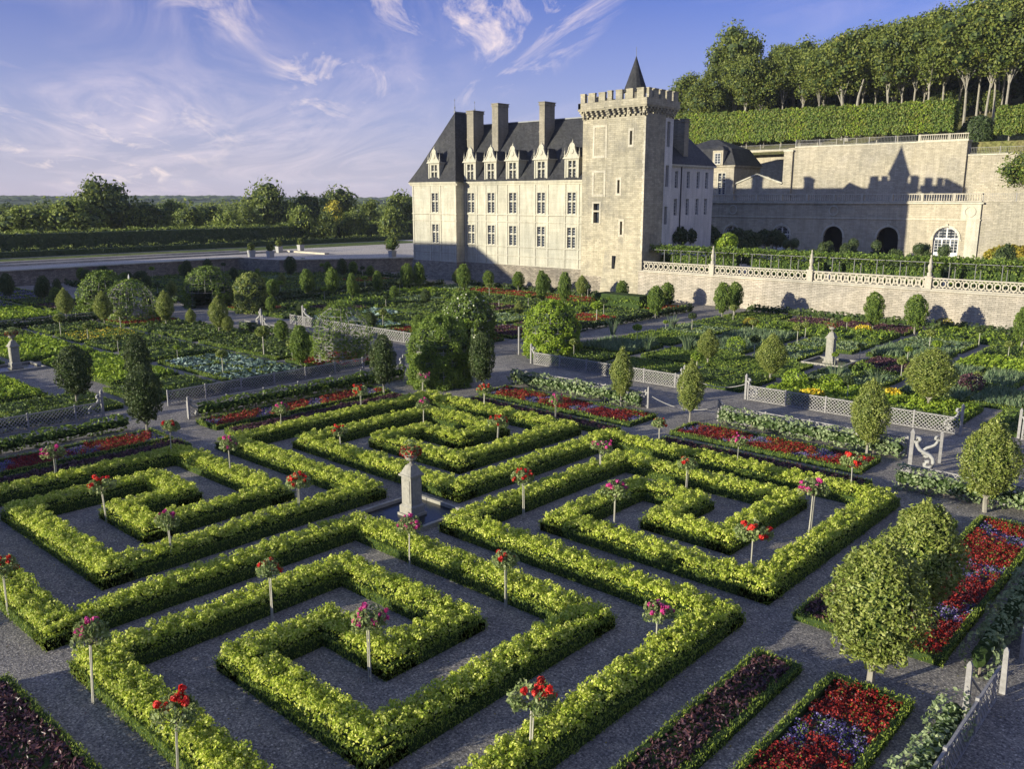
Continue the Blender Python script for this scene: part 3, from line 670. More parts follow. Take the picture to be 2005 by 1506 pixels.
# ---- clipped trees
def oval_proto(mat, seed, leafs=1., n=4600, cone=0., name='clipped_tree'):
    """crown 2.2 wide and 3 tall from 0.75 up, on a short stem (unit tree 3.75 high)"""
    global rng
    rng = np.random.default_rng(seed); r = empty(name, (0, 0, 0), 'x', 'clipped tree'); q = Q()
    q.tube([(0, 0, 0), (.03, .01, .5), (0, 0, 1.3)], [.10, .085, .07], 'pale_bark')
    for a in (0.4, 2.5, 4.4): q.tube([(0, 0, .55), (.3 * math.cos(a), .3 * math.sin(a), 1.0), (.6 * math.cos(a), .6 * math.sin(a), 1.5)], [.05, .04, .03], 'pale_bark')
    a = q.obj('trunk', r); q = Q()
    v = rng.normal(0, 1, (n, 3)); v /= np.linalg.norm(v, axis=1)[:, None]
    lump = 1 + .09 * np.sin(v[:, 0] * 6 + seed) * np.cos(v[:, 2] * 7) + .07 * np.sin(v[:, 1] * 11 + v[:, 2] * 9) * np.cos(v[:, 0] * 8 + seed)
    z = v[:, 2]; tap = 1 - cone * np.clip(z + .1, 0, 1) ** 1.4 * .62; tap *= 1 - .25 * np.clip(-z, 0, 1) ** 2
    rad = rng.uniform(.80, 1.06, n) * lump
    P = np.column_stack([v[:, 0] * 1.08 * tap * rad, v[:, 1] * 1.08 * tap * rad, 2.25 + z * 1.5 * (.9 + .1 * rad)])
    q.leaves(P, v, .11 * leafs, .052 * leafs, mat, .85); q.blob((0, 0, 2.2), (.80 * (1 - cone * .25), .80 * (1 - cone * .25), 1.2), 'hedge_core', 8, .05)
    for i in range(70):
        w_ = rng.normal(0, 1, 3); w_ /= np.linalg.norm(w_); t_ = (1 - cone * max(0, w_[2] + .1) ** 1.4 * .62) * 1.06; P, N = shell(26, (w_[0] * 1.08 * t_, w_[1] * 1.08 * t_, 2.25 + w_[2] * 1.52), (.13, .13, .16)); q.leaves(P, N, .11 * leafs, .055 * leafs, mat, .7)
    b = q.obj('crown', r); return reg(r, a, b)
OV = [oval_proto('bay_leaf', s, 1., 9500, c) for s, c in ((31, .55), (32, .8), (33, .65))]
OVD = [oval_proto('dark_topiary_leaf', s, 1.3, 4200, 0.2) for s in (41, 42)]
OVM = [oval_proto('mid_leaf', 51, 1.4, 3400, .2)]
rng = np.random.default_rng(5)
def place_tree(px, py, ty, wpx, protos, label, i=0, group='clipped bay trees', zb=0.):
    x, y = G(px, py, zb); h = zat(px, ty, x, y) - zb; dist = math.sqrt(x * x + y * y + 100)
    w = wpx / F * dist; sc = h / 3.75; dup(protos[i % len(protos)], (x, y, zb), rng.uniform(0, 6), (w / 2.42, w / 2.42, sc), label, group)
TREES = [
 (1703, 1348, 1062, 185, 0, OV, 'largest clipped tree, its trunk rising from the red flowers at the bottom right'),
 (1790, 1235, 983, 150, 2, OV, 'clipped tree partly behind the largest one, beside the red and violet strip'),
 (1928, 1003, 826, 105, 0, OV, 'egg-shaped clipped tree by the right edge with a forked trunk over red flowers'),
 (1697, 893, 745, 72, 2, OV, 'egg-shaped clipped tree at the right end of the long red flower strip'),
 (1350, 828, 706, 54, 1, OV, 'slim clipped tree at the gravel opening, beside the rope'),
 (1216, 795, 682, 48, 1, OV, 'pointed clipped tree standing in the bright red flowers right of the arbour'),
 (752, 775, 655, 52, 0, OVD, 'dark clipped tree just left of the big rose arbour'),
 (944, 768, 652, 54, 1, OVD, 'dark clipped tree just right of the big rose arbour'),
 (288, 852, 714, 68, 1, OVD, 'dark clipped tree at the left, in front of the lattice fence opening'),
 (1385, 715, 645, 44, 1, OV, 'clipped tree behind the left rope post'),
 (1508, 748, 655, 60, 2, OV, 'clipped tree behind the right rope post'),
 (1817, 800, 684, 92, 0, OV, 'wide clipped tree beside yellow flowers behind the bright lattice fence'),
 (1283, 628, 560, 34, 2, OVM, 'dark-sided slim tree below the left end of the terrace wall'),
 (1413, 626, 553, 34, 0, OVM, 'left one of the touching pair of clipped trees against the terrace wall'),
 (1437, 620, 552, 32, 0, OVM, 'right one of the touching pair of clipped trees against the terrace wall'),
 (1708, 650, 572, 37, 0, OVM, 'clipped tree against the middle of the sunlit terrace wall'),
 (1790, 656, 577, 41, 0, OVM, 'rounder clipped tree against the sunlit terrace wall, right of the middle one'),
 (2000, 685, 600, 34, 0, OVM, 'clipped tree cut by the right edge below the terrace wall'),
 (1060, 600, 530, 24, 0, OVM, 'left one of two clipped trees at the foot of the facade near the tower'),
 (1105, 603, 533, 27, 0, OVM, 'right one of two clipped trees at the foot of the facade near the tower'),
 (908, 575, 517, 28, 0, OVM, 'single clipped tree in front of the shaded facade base'),
 (797, 570, 516, 27, 0, OVM, 'left one of the clipped pair at the foot of the corner pavilion'),
 (821, 569, 514, 24, 0, OVM, 'right one of the clipped pair at the foot of the corner pavilion'),
 (590, 728, 637, 40, 1, OVM, 'clipped tree touching the left side of the lattice arbour'),
 (430, 655, 580, 37, 1, OV, 'clipped tree in front of the arched arbour with open front'),
 (326, 640, 570, 34, 2, OV, 'clipped tree between the lattice dome and the arched arbour'),
 (205, 638, 571, 34, 2, OV, 'leaning clipped tree in front of the square arbour at the left'),
 (130, 625, 565, 30, 1, OV, 'conical clipped tree at the left beyond the yellow-green bed'),
 (652, 585, 524, 27, 1, OVM, 'lit clipped tree in the far beds, right one of two alike'),
 (602, 583, 527, 27, 1, OVM, 'lit clipped tree in the far beds, left one of two alike'),
 (690, 590, 535, 20, 1, OVM, 'slim lit tree in the far beds right of two fuller ones'),
 (740, 580, 530, 20, 1, OVM, 'slim lit tree in the far beds near the pavilion'),
 (503, 592, 552, 24, 0, OVM, 'small round tree beyond the lattice arbour, left one of two'),
 (535, 588, 547, 27, 0, OVM, 'small round tree beyond the lattice arbour, right one of two'),
 (368, 555, 510, 22, 0, OVD, 'dark domed tree above the arched arbour, left of two'),
 (409, 553, 507, 21, 0, OVD, 'dark domed tree above the arched arbour, right of two'),
 (204, 558, 521, 27, 1, OVD, 'dark domed tree above the square arbour at the left'),
 (171, 560, 527, 20, 1, OVD, 'small dark tree left of the domed tree above the square arbour'),
 (278, 566, 530, 30, 0, OVD, 'wide dark domed tree behind the lattice dome'),
 (253, 568, 532, 20, 1, OVD, 'narrow dark tree left of the wide domed one behind the lattice dome'),
 (17, 590, 534, 24, 0, OVD, 'dark tree at the far left edge of the garden'),
 (88, 592, 540, 24, 1, OVD, 'dark tree second from the left edge at the end of the garden'),
 (115, 593, 546, 18, 0, OVD, 'slim dark tree third from the left edge at the end of the garden'),
 (570, 545, 502, 25, 1, OVD, 'dark domed tree against the moat wall, left of two'),
 (671, 546, 506, 21, 0, OVD, 'dark domed tree against the moat wall, right of two'),
 (275, 770, 655, 46, 0, OVD, 'dark clipped tree behind the one at the left lattice opening'),
 (152, 795, 676, 66, 1, OVD, 'broad dark clipped tree by the scroll post at the left')]
for i, (px, py, ty, w, k, pr, lb) in enumerate(TREES): place_tree(px, py, ty, w, [pr[k % len(pr)]], lb)
for x0, x1, y_, n_, sc_, wh in ((-86, -53, 83.5, 7, .86, 'along the foot of the castle'), (-86, -56, 50, 6, .62, 'behind the lattice arbour'), (-128, -95, 50, 6, .72, 'beyond the arched arbours'), (-128, -95, 66, 6, .66, 'in the middle of the far beds'), (-128, -96, 83, 6, .72, 'below the moat wall'), (-86, -58, 66, 5, .6, 'in the beds before the castle'), (-86, -54, 40, 5, .62, 'in front of the distant lattice fence'), (-128, -94, 38, 5, .72, 'at the far left beds')):
    for k in range(n_):
        s_ = sc_ * rng.uniform(.88, 1.12); dup([OVM[0], OVD[0], OVM[0], OV[1]][rng.integers(0, 4)], (x0 + (x1 - x0) * k / (n_ - 1) + rng.uniform(-1, 1), y_ + rng.uniform(-.6, .6), 0), rng.uniform(0, 6), (s_ * .8, s_ * .8, s_ * .82), 'small clipped green tree of the row ' + wh, 'rows of small clipped trees ' + wh)

# ---- small mophead standards among the vegetables
def mop_proto(mat, seed):
    global rng
    rng = np.random.default_rng(seed); r = empty('mophead_standard', (0, 0, 0), 'x', 'standard shrub'); q = Q(); q.tube([(0, 0, 0), (0, 0, 1.15)], [.03, .025], 'rose_stake'); a = q.obj('stem', r)
    q = Q(); P, N = shell(330, (0, 0, 1.35), (.36, .36, .24)); q.leaves(P, N, .13, .08, mat); q.blob((0, 0, 1.35), (.26, .26, .16), 'hedge_core', 3); b = q.obj('crown', r); return reg(r, a, b)
MP = [mop_proto('bay_leaf', 61), mop_proto('bright_leaf', 62), mop_proto('dark_topiary_leaf', 63)]; rng = np.random.default_rng(6)
MOPS = [(1634, 718, 690, 1, 'pale mophead shrub on a short stem just in front of the shaded pedestal'), (1683, 703, 672, 0, 'mophead shrub on a thin stem right of the shaded pedestal'),
 (1776, 712, 678, 1, 'bright mophead shrub with pale stem left of the wide clipped tree'), (1819, 686, 645, 0, 'reddish mophead standard behind the wide clipped tree'), (1973, 706, 668, 0, 'mophead shrub on a pale stem near the right edge among bright leaves'),
 (1998, 684, 652, 0, 'mophead shrub at the very right edge below the wall'), (1576, 665, 630, 0, 'pale-stemmed mophead shrub left of the shaded pedestal'), (1473, 658, 626, 0, 'mophead shrub on pale stem below the pair of wall trees'),
 (1303, 650, 627, 1, 'little pale mophead shrub right of the slim dark-sided tree'), (1912, 760, 727, 0, 'mophead shrub on white stem right of the wide clipped tree'), (958, 582, 555, 0, 'mophead on pale stem in the red beds before the facade'),
 (977, 605, 578, 2, 'dark mophead on pale stem between the two green arbours'), (965, 625, 597, 0, 'mophead on pale stem low between the two green arbours'), (750, 640, 605, 0, 'mophead standard right of the lattice arbour'),
 (912, 690, 625, 1, 'tall pale-stemmed standard between the two green arbours'), (1168, 640, 590, 1, 'thin white-stemmed standard beyond the green arbour'), (517, 700, 640, 0, 'standard shrub with red flowers above the blue cabbage bed'), (437, 735, 685, 0, 'small standard with a pink tip over the blue cabbage bed'),
 (573, 712, 665, 0, 'standard with reddish head beside the clipped tree by the lattice arbour'), (348, 703, 676, 1, 'small pale-leaved standard in the dark bed behind the yellow flowers'), (232, 690, 655, 0, 'small standard left of the dark leafy bed'),
 (173, 668, 632, 0, 'small red-topped standard behind the orange flowers'), (120, 662, 615, 0, 'orange-tinted standard beside the far lettuce bed'), (237, 647, 608, 0, 'thin standard between the square arbour and the lattice dome'),
 (715, 568, 540, 1, 'small lit standard by the moat wall'), (463, 566, 545, 2, 'small dark standard by the moat wall')]
for i, (px, py, ty, k, lb) in enumerate(MOPS):
    x, y = G(px, py); h = zat(px, ty, x, y); s = h / 1.58; dup(MP[k], (x, y, 0), rng.uniform(0, 6), (s, s, s), lb, 'mophead standards among the vegetable beds')
for gx0, gx1, gy0, gy1, where in ((-85, -52, 50, 83, 'in the square before the castle facade'), (-128, -95, 50, 83, 'in the square below the moat wall'), (-40, -8, 51, 77, 'in the square under the terrace wall')):
    for i in range(4):
        for j in range(4):
            s = rng.uniform(.9, 1.15); dup(MP[(i + j) % 3], (gx0 + (gx1 - gx0) * i / 3 + rng.uniform(-.5, .5), gy0 + (gy1 - gy0) * j / 3 + rng.uniform(-.5, .5), 0), rng.uniform(0, 6), (s, s, s * 1.05), 'small round-headed green standard shrub among the box beds ' + where, 'small standards ' + where)

# ---- rose arbours
def arbour(label, x, y, r, h, mat, n, lat=1., open_a=None, name='rose_arbour', white=0, lf=1., leafh=0., rz=0., fuzz=.12, ow=.5):
    root = empty(name, (x, y, 0), label, 'arbour', None, rz); zs = h - r * 1.05
    q = Q(); nr = 20
    def pt(a, t):   # t 0..1 wall, 1..2 dome
        if t <= 1: return (r * math.cos(a), r * math.sin(a), zs * t)
        b = (t - 1) * math.pi / 2; return (r * math.cos(b) * math.cos(a), r * math.cos(b) * math.sin(a), zs + (h - zs) * math.sin(b))
    isopen = lambda a: open_a is not None and abs((a - open_a + math.pi) % (2 * math.pi) - math.pi) < ow
    for k in range(nr):
        a = 2 * math.pi * k / nr; t0 = 1. if isopen(a) else 0.
        q.tube([pt(a, t) for t in np.linspace(t0, 1.98, 10)], .02, 'grey_wood', 4)
    for t in list(np.arange(.12, 1., .12)) + [1., 1.25, 1.5, 1.75]:
        for k in range(nr):
            a, b = 2 * math.pi * k / nr, 2 * math.pi * (k + 1) / nr
            if t < 1 and isopen((a + b) / 2): continue
            q.bar(pt(a, t), pt(b, t), .03, .03, 'grey_wood')
    for k in range(nr if lat else 0):
        for j in range(6):
            a, b = 2 * math.pi * k / nr, 2 * math.pi * (k + 1) / nr; t0, t1 = j / 6, (j + 1) / 6
            if isopen((a + b) / 2): continue
            q.bar(pt(a, t0), pt(b, t1), .025, .025, 'grey_wood'); q.bar(pt(b, t0), pt(a, t1), .025, .025, 'grey_wood')
    q.obj('lattice_frame', root)
    n = int(n * (2.3 if lat < .5 else 1.9))
    q = Q(); a = rng.uniform(0, 2 * math.pi, n); t = np.where(rng.random(n) < .38, 1 + 1.0 * rng.random(n), rng.uniform(leafh, 1., n))
    b = np.clip(t - 1, 0, 1) * math.pi / 2; rr = r * np.where(t <= 1, 1, np.cos(b)); z = np.where(t <= 1, zs * t, zs + (h - zs) * np.sin(b))
    keep = ~(np.array([isopen(v) for v in a]) & (t < 1.05)); patch = np.sin(a * 3 + x) * np.cos(t * 4 + y) + rng.normal(0, .5, n)
    keep &= patch > (-1.6 if lat < .5 else -.55)
    lump = 1 + fuzz * (np.sin(a * 7) * np.cos(t * 9)) + np.abs(rng.normal(0, fuzz * .5, n))
    P = np.column_stack([rr * np.cos(a) * lump, rr * np.sin(a) * lump, z * (1 + (lump - 1) * .4)])[keep]
    N = np.column_stack([np.cos(a), np.sin(a), np.where(t > 1, 1., .1)])[keep]
    if lat < .5:   # leafy thickness inside the frame
        for k in range(26):
            aa = 2 * math.pi * k / 26
            if isopen(aa): continue
            for j in range(4): q.blob((r * .84 * math.cos(aa), r * .84 * math.sin(aa), zs * (j + .5) / 4), (.34, .34, zs / 6.4), 'dark_leaf', 2)
        for b_ in (.2, .75, 1.2):
            for k in range(int(20 * math.cos(b_)) + 3):
                aa = 2 * math.pi * k / (int(20 * math.cos(b_)) + 3); q.blob((r * .86 * math.cos(b_) * math.cos(aa), r * .86 * math.cos(b_) * math.sin(aa), zs + (h - zs) * .84 * math.sin(b_)), (.4, .4, .34), 'dark_leaf', 2)
    w = int(len(P) * (1 - white)); q.leaves(P[:w], N[:w], .15 * lf, .08 * lf, mat, .8, -.3)
    q.obj('climbing_foliage', root)
    if white: q = Q(); q.leaves(P[w:], N[w:], .16, .14, 'white_flower', .5); q.obj('blossoms', root)
    if lat < 1.5:
        pass
    return root
arbour('big round-topped rose arbour, dark feathery foliage, centre of the crossing behind the far maze', -40.6, 37.9, 1.8, 4.3, 'fern_leaf', 13000, 0., None, lf=.95, fuzz=.14)
arbour('round green arbour with an open wooden doorway on its left side, right of the crossing', -42.2, 51.3, 1.95, 4.0, 'bright_leaf', 6500, 0., R(195), lf=1.3)
arbour('lattice arbour with pale diamond trellis showing through, left of the crossing', -51.9, 38.5, 2.05, 4.2, 'mid_leaf', 3400, 1., None, leafh=.25, lf=1.2)
arbour('arbour with white blossoms and a pale-trunked shrub, behind the big rose arbour', -51.3, 51.2, 2.0, 4.1, 'mid_leaf', 7000, 0., R(-60), white=.05, lf=1.4)
arbour('arched arbour with wide open front and metal hoop, left middle distance', -90.5, 49.0, 2.4, 4.3, 'mid_leaf', 4200, 0., R(-48), lf=1.5, ow=.5)
arbour('domed lattice arbour with a finial, left middle distance', -86.0, 38.2, 2.2, 3.9, 'mid_leaf', 1900, 1., None, leafh=.1, lf=1.7)
arbour('leafy square-topped arbour at the left with a red tint on top', -94.0, 39.0, 2.4, 4.2, 'mid_leaf', 4600, 0., R(-20), lf=1.7)
arbour('narrow trellis arbour right of the arched one', -82.5, 49.5, 1.5, 4.0, 'bay_leaf', 3200, 0., None, lf=1.5)
q = Q(); q.lathe([(.0, 0), (.12, .02), (.05, .2), (.1, .35), (.02, .7), (0, .75)], 'white_paint'); tag(q.obj('finial', None, (-86.0, 38.2, 3.9)), 'small white finial on top of the domed lattice arbour', 'finial')
q = Q(); q.box(-.05, -.75, 0, .05, -.62, 2.2, 'grey_wood'); q.box(-.05, .62, 0, .05, .75, 2.2, 'grey_wood'); q.box(-.05, -.62, 2.05, .05, .62, 2.2, 'grey_wood'); q.box(-.05, -.62, 1.0, .05, .62, 1.08, 'grey_wood'); q.box(-.05, -.62, 1.5, .05, .62, 1.56, 'grey_wood')
o = q.obj('wooden_door_frame', None, (-44.3, 50.3, 0)); o.rotation_euler = (0, 0, R(15)); tag(o, 'open wooden door frame leaning against the round green arbour', 'door frame')
# ------------------------------------------------------------------ the other vegetable squares
LOOK = dict(L=('lettuce', 'pale green lettuce'), B=('celery', 'bright green leafy'), C=('cabbage', 'blue-grey cabbage'), P=('pepper', 'bushy mid-green'), D=('dark', 'dark green leafy'),
            U=('purple', 'dark purple-leaved'), K=('leek', 'blue-green blade-leaved'), F=('carrot', 'feathery green'), R=('red', 'red-flowered'), V=('blue', 'violet-blue flowered'),
            Y=('yellow', 'yellow-flowered'), T=('tall', 'tall fresh-green'), G=('blue_green', 'grey-green'))
BAS = [(-67.2, 21.1), (-24.6, 62.5)]
def square(x0, y0, x1, y1, rows, where):
    n = len(rows); cw = (x1 - x0) / 6; rh = (y1 - y0) / n
    for j, row in enumerate(reversed(rows)):
        i = 0
        while i < 6:
            ch = row[i]; k = i
            while k + 1 < 6 and row[k + 1] == ch and not (k - i >= 1): k += 1
            if ch != '.':
                r = [x0 + i * cw + .5, y0 + j * rh + .5, x0 + (k + 1) * cw - .5, y0 + (j + 1) * rh - .5]
                for bx, by in BAS:
                    if r[0] < bx + 1.9 and r[2] > bx - 1.9 and r[1] < by + 1.9 and r[3] > by - 1.9:
                        opt = [(bx + 1.9 - r[0], 0, bx + 1.9), (by + 1.9 - r[1], 1, by + 1.9), (r[2] - bx + 1.9, 2, bx - 1.9), (r[3] - by + 1.9, 3, by - 1.9)]
                        _, e, v = min(opt); r[e] = v
                if r[2] - r[0] > .6 and r[3] - r[1] > .6:
                    t, lk = LOOK[ch]
                    bed('vegetable_bed', '%s bed, %s row and %s from left, %s' % (lk, ORD[j], ORD[i], where), 'vegetable bed', *r,
                        [('planting', t, None)], 'box-edged beds of the kitchen garden', split=(2 if r[2] - r[0] < 8 else 3, 2))
            i = k + 1
square(-87.6, 1.5, -49, 41.6, ['RDDDDR', 'DYDPCC', 'DBBBBP', 'DDPBBP', 'DDPPPP', 'DDPPPP'], 'square across the left path')
square(-131, 15, -93, 41.6, ['DVVDUP', 'DVVVBB', 'DDUDLL', 'DDDUVP'], 'far left square')
square(-131, 48.5, -93, 84.5, ['DPDPRD', 'PDGDPP', 'DDPTDP', 'DPPDRP', 'PTTPDP'], 'square below the moat wall')
square(-87.6, 48.3, -49, 84.5, ['GRRRRR', 'BTDDTP', 'DGDUDR', 'TTDDGU', 'DUCDBU', 'RDCCRR'], 'square before the castle facade')
square(-43.2, 48.3, -5.2, 84.8, ['FUUTTP', 'PTTGPT', 'GKGKBT', 'FKGUKB', 'KFFGKK', 'PFPBBP'], 'square under the terrace wall')
# loose tall plants in the nearest of those beds
def tuft(label, px, py, h, mat, n, r, blade=True, name='tall_grass_plant'):
    x, y = G(px, py); q = Q(); a = rng.uniform(0, 6.28, n); t = rng.uniform(.2, 1, n)
    if blade:
        for i in range(n):
            d = rng.uniform(.15, .5) * h; q.tube([(r * .3 * math.cos(a[i]), r * .3 * math.sin(a[i]), 0), ((r * .3 + d * .4) * math.cos(a[i]), (r * .3 + d * .4) * math.sin(a[i]), h * .6), ((r * .3 + d) * math.cos(a[i]), (r * .3 + d) * math.sin(a[i]), h * rng.uniform(.75, 1.05))], [.03, .022, .006], mat, 4)
    else:
        P, N = shell(n, (0, 0, h * .55), (r, r, h * .5)); q.leaves(P, N, .2, .12, mat, .7)
    tag(q.obj(name, None, (x, y, 0)), label, 'plant', 'tall plants standing in the vegetable beds')
for px, py, lb in ((1315, 648, 'blade-leaved clump left of the slim dark-sided tree bed'), (1268, 690, 'blade-leaved clump above the shaded lattice fence'), (1635, 752, 'fan of pale blades left of the wide clipped tree'), (1345, 690, 'blade-leaved clump behind the rope post tree'),
                   (1715, 765, 'pale spiky plant before the wide clipped tree'), (1200, 655, 'blade-leaved clump beyond the round green arbour')):
    tuft(lb, px, py, 1.5, 'leek_leaf', 34, .5)
for px, py, h, m, lb in ((1555, 765, 1.3, 'bright_leaf', 'bright upright bush right of the tree by the right rope post'), (1740, 780, .6, 'yellow_flower', 'yellow flowers beside the wide clipped tree behind the lattice'), (1590, 782, .6, 'yellow_flower', 'yellow-green rosette plant behind the bright lattice fence'),
                          (1900, 770, 1.2, 'purple_leaf', 'grey-purple bush right of the wide clipped tree'), (1625, 765, 1.0, 'bright_leaf', 'leafy bush under the pale mophead behind the lattice'), (1690, 740, 1.0, 'mid_leaf', 'bushy plant with white stalks before the wide clipped tree'),
                          (1440, 690, 1.2, 'bright_leaf', 'bush below the pair of wall trees'), (1470, 640, .8, 'autumn_leaf', 'pinkish bush below the pair of wall trees'), (1690, 655, .8, 'yellow_flower', 'golden flower clump by the terrace wall left of the middle tree'), (1850, 640, .8, 'autumn_leaf', 'orange flower clump at the foot of the terrace wall')):
    tuft(lb, px, py, h, m, 420, .75, False, 'leafy_bush')
q = Q(); planting(q, [(-58.8 + 55, -1.4, -52 + 55, 1.4)], 'tall', 3., 1.8); core(q, [(-3.4, -1.1, 2.6, 1.1)], 1.5); tag(q.obj('clipped_hedge_block', None, (-55, 79.8, 0)), 'squared hedge block below the foot of the tower', 'hedge')
scrollpost('small white scroll post behind the lattice arbour, against the distant pale fence', *G(594, 636), R(20), 1.4)
scrollpost('small white scroll post left of the lattice arbour near the opening', *G(516, 655), R(30), 1.3)
# ------------------------------------------------------------------ terrace wall, balustrade, pergola
q = Q(); q.box(-58.9, 88., -.2, 14, 89.2, 3.30, 'garden_wall_stone'); o = q.obj('masonry'); W = empty('terrace_wall', (0, 0, 0), 'long sunlit stone retaining wall below the pierced balustrade', 'wall'); o.parent = W
q = Q(); q.box(-58.9, 87.86, 3.30, 14, 89.3, 3.46, 'balustrade_stone'); q.obj('coping', W)
def ring_panel():   # one opening, .68 wide, .86 tall
    q = Q(); n = 14
    for r0, r1 in ((.20, .31),):
        V = [(r * math.cos(2 * math.pi * k / n), y, r * 1.15 * math.sin(2 * math.pi * k / n)) for y in (-.09, .09) for r in (r0, r1) for k in range(n)]
        Fs = []
        for k in range(n):
            l = (k + 1) % n; Fs += [(k, l, n + l, n + k), (2 * n + k, 3 * n + k, 3 * n + l, 2 * n + l), (n + k, n + l, 3 * n + l, 3 * n + k), (k, 2 * n + k, 2 * n + l, l)]
        q.add(V, Fs, 'balustrade_stone')
    for s in (-1, 1):
        q.bar((s * .34, 0, -.40), (s * .22, 0, -.22), .07, .07, 'balustrade_stone'); q.bar((s * .34, 0, .40), (s * .22, 0, .22), .07, .07, 'balustrade_stone')
        q.box(s * .34 - .03, -.06, -.07, s * .34 + .03, .06, .07, 'balustrade_stone'); q.box(-.05, -.06, s * .37 - .05, .05, .06, s * .37 + .03, 'balustrade_stone')
    return q.mesh('roundel')
RP_ = ring_panel()
def lens_panel():
    q = Q()
    for s in (-1, 1):
        pts = [(s * .17 * math.cos(t), 0, .40 * math.sin(t)) for t in np.linspace(-math.pi / 2, math.pi / 2, 9)]
        for a, b in zip(pts[:-1], pts[1:]): q.bar(a, b, .14, .08, 'balustrade_stone', (0, 1, 0))
        q.bar((s * .34, 0, -.38), (s * .2, 0, 0), .12, .06, 'balustrade_stone', (0, 1, 0)); q.bar((s * .34, 0, .38), (s * .2, 0, 0), .12, .06, 'balustrade_stone', (0, 1, 0))
    return q.mesh('lens_tracery')
LP_ = lens_panel()
PX = [-58.7, -49.15, -37.6, -25.85, -13.9, -2.]
plab = ['beside the tower, left of the first urn pier', 'between the first and second urn piers', 'with lens-shaped openings right of the second urn pier', 'with roundels right of the third urn pier', 'beyond the right edge']
for i, (a, b) in enumerate(zip(PX[:-1], PX[1:])):
    r = empty('balustrade', ((a + b) / 2, 88.5, 3.46), 'pierced stone balustrade stretch ' + plab[i], 'balustrade', 'pierced balustrade stretches on the terrace wall'); L = b - a - .6
    q = Q(); q.box(-L / 2, -.14, 0, L / 2, .14, .10, 'balustrade_stone'); q.box(-L / 2, -.17, .98, L / 2, .17, 1.10, 'balustrade_stone'); q.obj('rails', r)
    n = round(L / .68)
    for k in range(n):
        o = link('tracery', RP_ if i in (0, 1, 3) else LP_, r, (-L / 2 + (k + .5) * L / n, 0, .54)); o.scale = (L / n / .68, 1, 1)
for i, a in enumerate(PX[1:5]):
    r = empty('balustrade_pier', (a, 88.5, 3.46), 'stone pier with slender finial, %s from the tower on the terrace balustrade' % ORD[i], 'pier', 'piers of the terrace balustrade')
    q = Q(); q.box(-.3, -.3, 0, .3, .3, 1.1, 'balustrade_stone'); q.box(-.36, -.36, 1.1, .36, .36, 1.22, 'balustrade_stone'); q.obj('block', r)
    q = Q(); q.lathe([(.22, 1.22), (.24, 1.5), (.12, 1.62), (.2, 1.9), (.23, 2.2), (.12, 2.45), (.16, 2.7), (.06, 3.0), (.1, 3.15), (0, 3.3)], 'balustrade_stone', n=10); q.obj('finial', r, smooth=True)
sheet('terrace_ground', -61.5, 89.2, 40, 131, 3.36, 'pale_gravel')
pg = empty('vine_pergola', (0, 90.6, 3.36), 'long iron pergola with vines behind the terrace balustrade', 'pergola')
q = Q(); q.box(-.035, -.035, 0, .035, .035, 2.45, 'iron_grey'); q.box(-.035, 1.9, 0, .035, 1.97, 2.5, 'iron_grey'); q.box(-.03, 0, 2.46, .03, 1.95, 2.52, 'iron_grey'); pm = q.mesh('post')
for k in range(32): link('post', pm, pg, (-59.2 + k * 2.3, 0, 0))
q = Q(); q.box(-59.5, -.04, 2.46, 14, .04, 2.53, 'iron_grey'); q.box(-59.5, 1.9, 2.53, 14, 1.97, 2.6, 'iron_grey'); q.obj('beams', pg)
q = Q(); n = 26000; P = np.column_stack([rng.uniform(-59.5, 14, n), rng.uniform(-.1, 2.4, n), 2.60 + rng.normal(0, .20, n)]); P = P[(np.sin(P[:, 0] * .9) + rng.normal(0, .6, n)) > -1.2]
q.leaves(P, np.tile((0, -.2, 1), (len(P), 1)), .28, .2, 'mid_leaf', .7); q.obj('vine_foliage', pg)
def terrace_hedge(label, x0, x1, y, z0, h, w, mat, name='terrace_hedge', leaf=.26, dens=26, group=None):
    r = empty(name, ((x0 + x1) / 2, y, z0), label, 'hedge', group); L = x1 - x0; q = Q(); q.box(-L / 2 + .1, -w + .12, 0, L / 2 - .1, w - .12, h - .14, 'hedge_core')
    n = int(L * (h * 1.3 + w * 2) * dens); f = rng.random(n) < w * 2 / (h * 1.3 + w * 2)
    xx = rng.uniform(-L / 2, L / 2, n); lump = .12 * np.sin(xx * 2.1) + .08 * np.sin(xx * 5)
    P = np.column_stack([xx, np.where(f, rng.uniform(-w, w, n), -w + rng.normal(0, .08, n) - lump * .6), np.where(f, h + lump + rng.normal(0, .06, n), rng.uniform(0, h, n))])
    q.leaves(P, np.where(f[:, None], (0, -.2, 1), (0, -1, .2)), leaf, leaf * .6, mat, .7); q.obj('foliage', r); return r
for i, (a, b, lb) in enumerate(((-58.9, -48.5, 'next to the tower'), (-46.8, -38, 'left of the second pier'), (-37.2, -26, 'between the second and third piers'), (-25.2, -14, 'right of the third pier'), (-13.2, 12, 'at the right edge'))):
    terrace_hedge('clipped hedge behind the pergola ' + lb, a, b, 93.4, 3.36, 1.9, .6, 'mid_leaf', group='hedges behind the pergola')
for i, (yy, lb) in enumerate(((104, 'nearest of the low box hedges on the terrace'), (112, 'middle low box hedge on the terrace'), (122, 'farthest low box hedge on the terrace'))):
    terrace_hedge(lb, -50 + i * 2, 10, yy, 3.36, .8, 1.2, 'dark_topiary_leaf', leaf=.3, dens=14, group='low box hedges on the terrace')
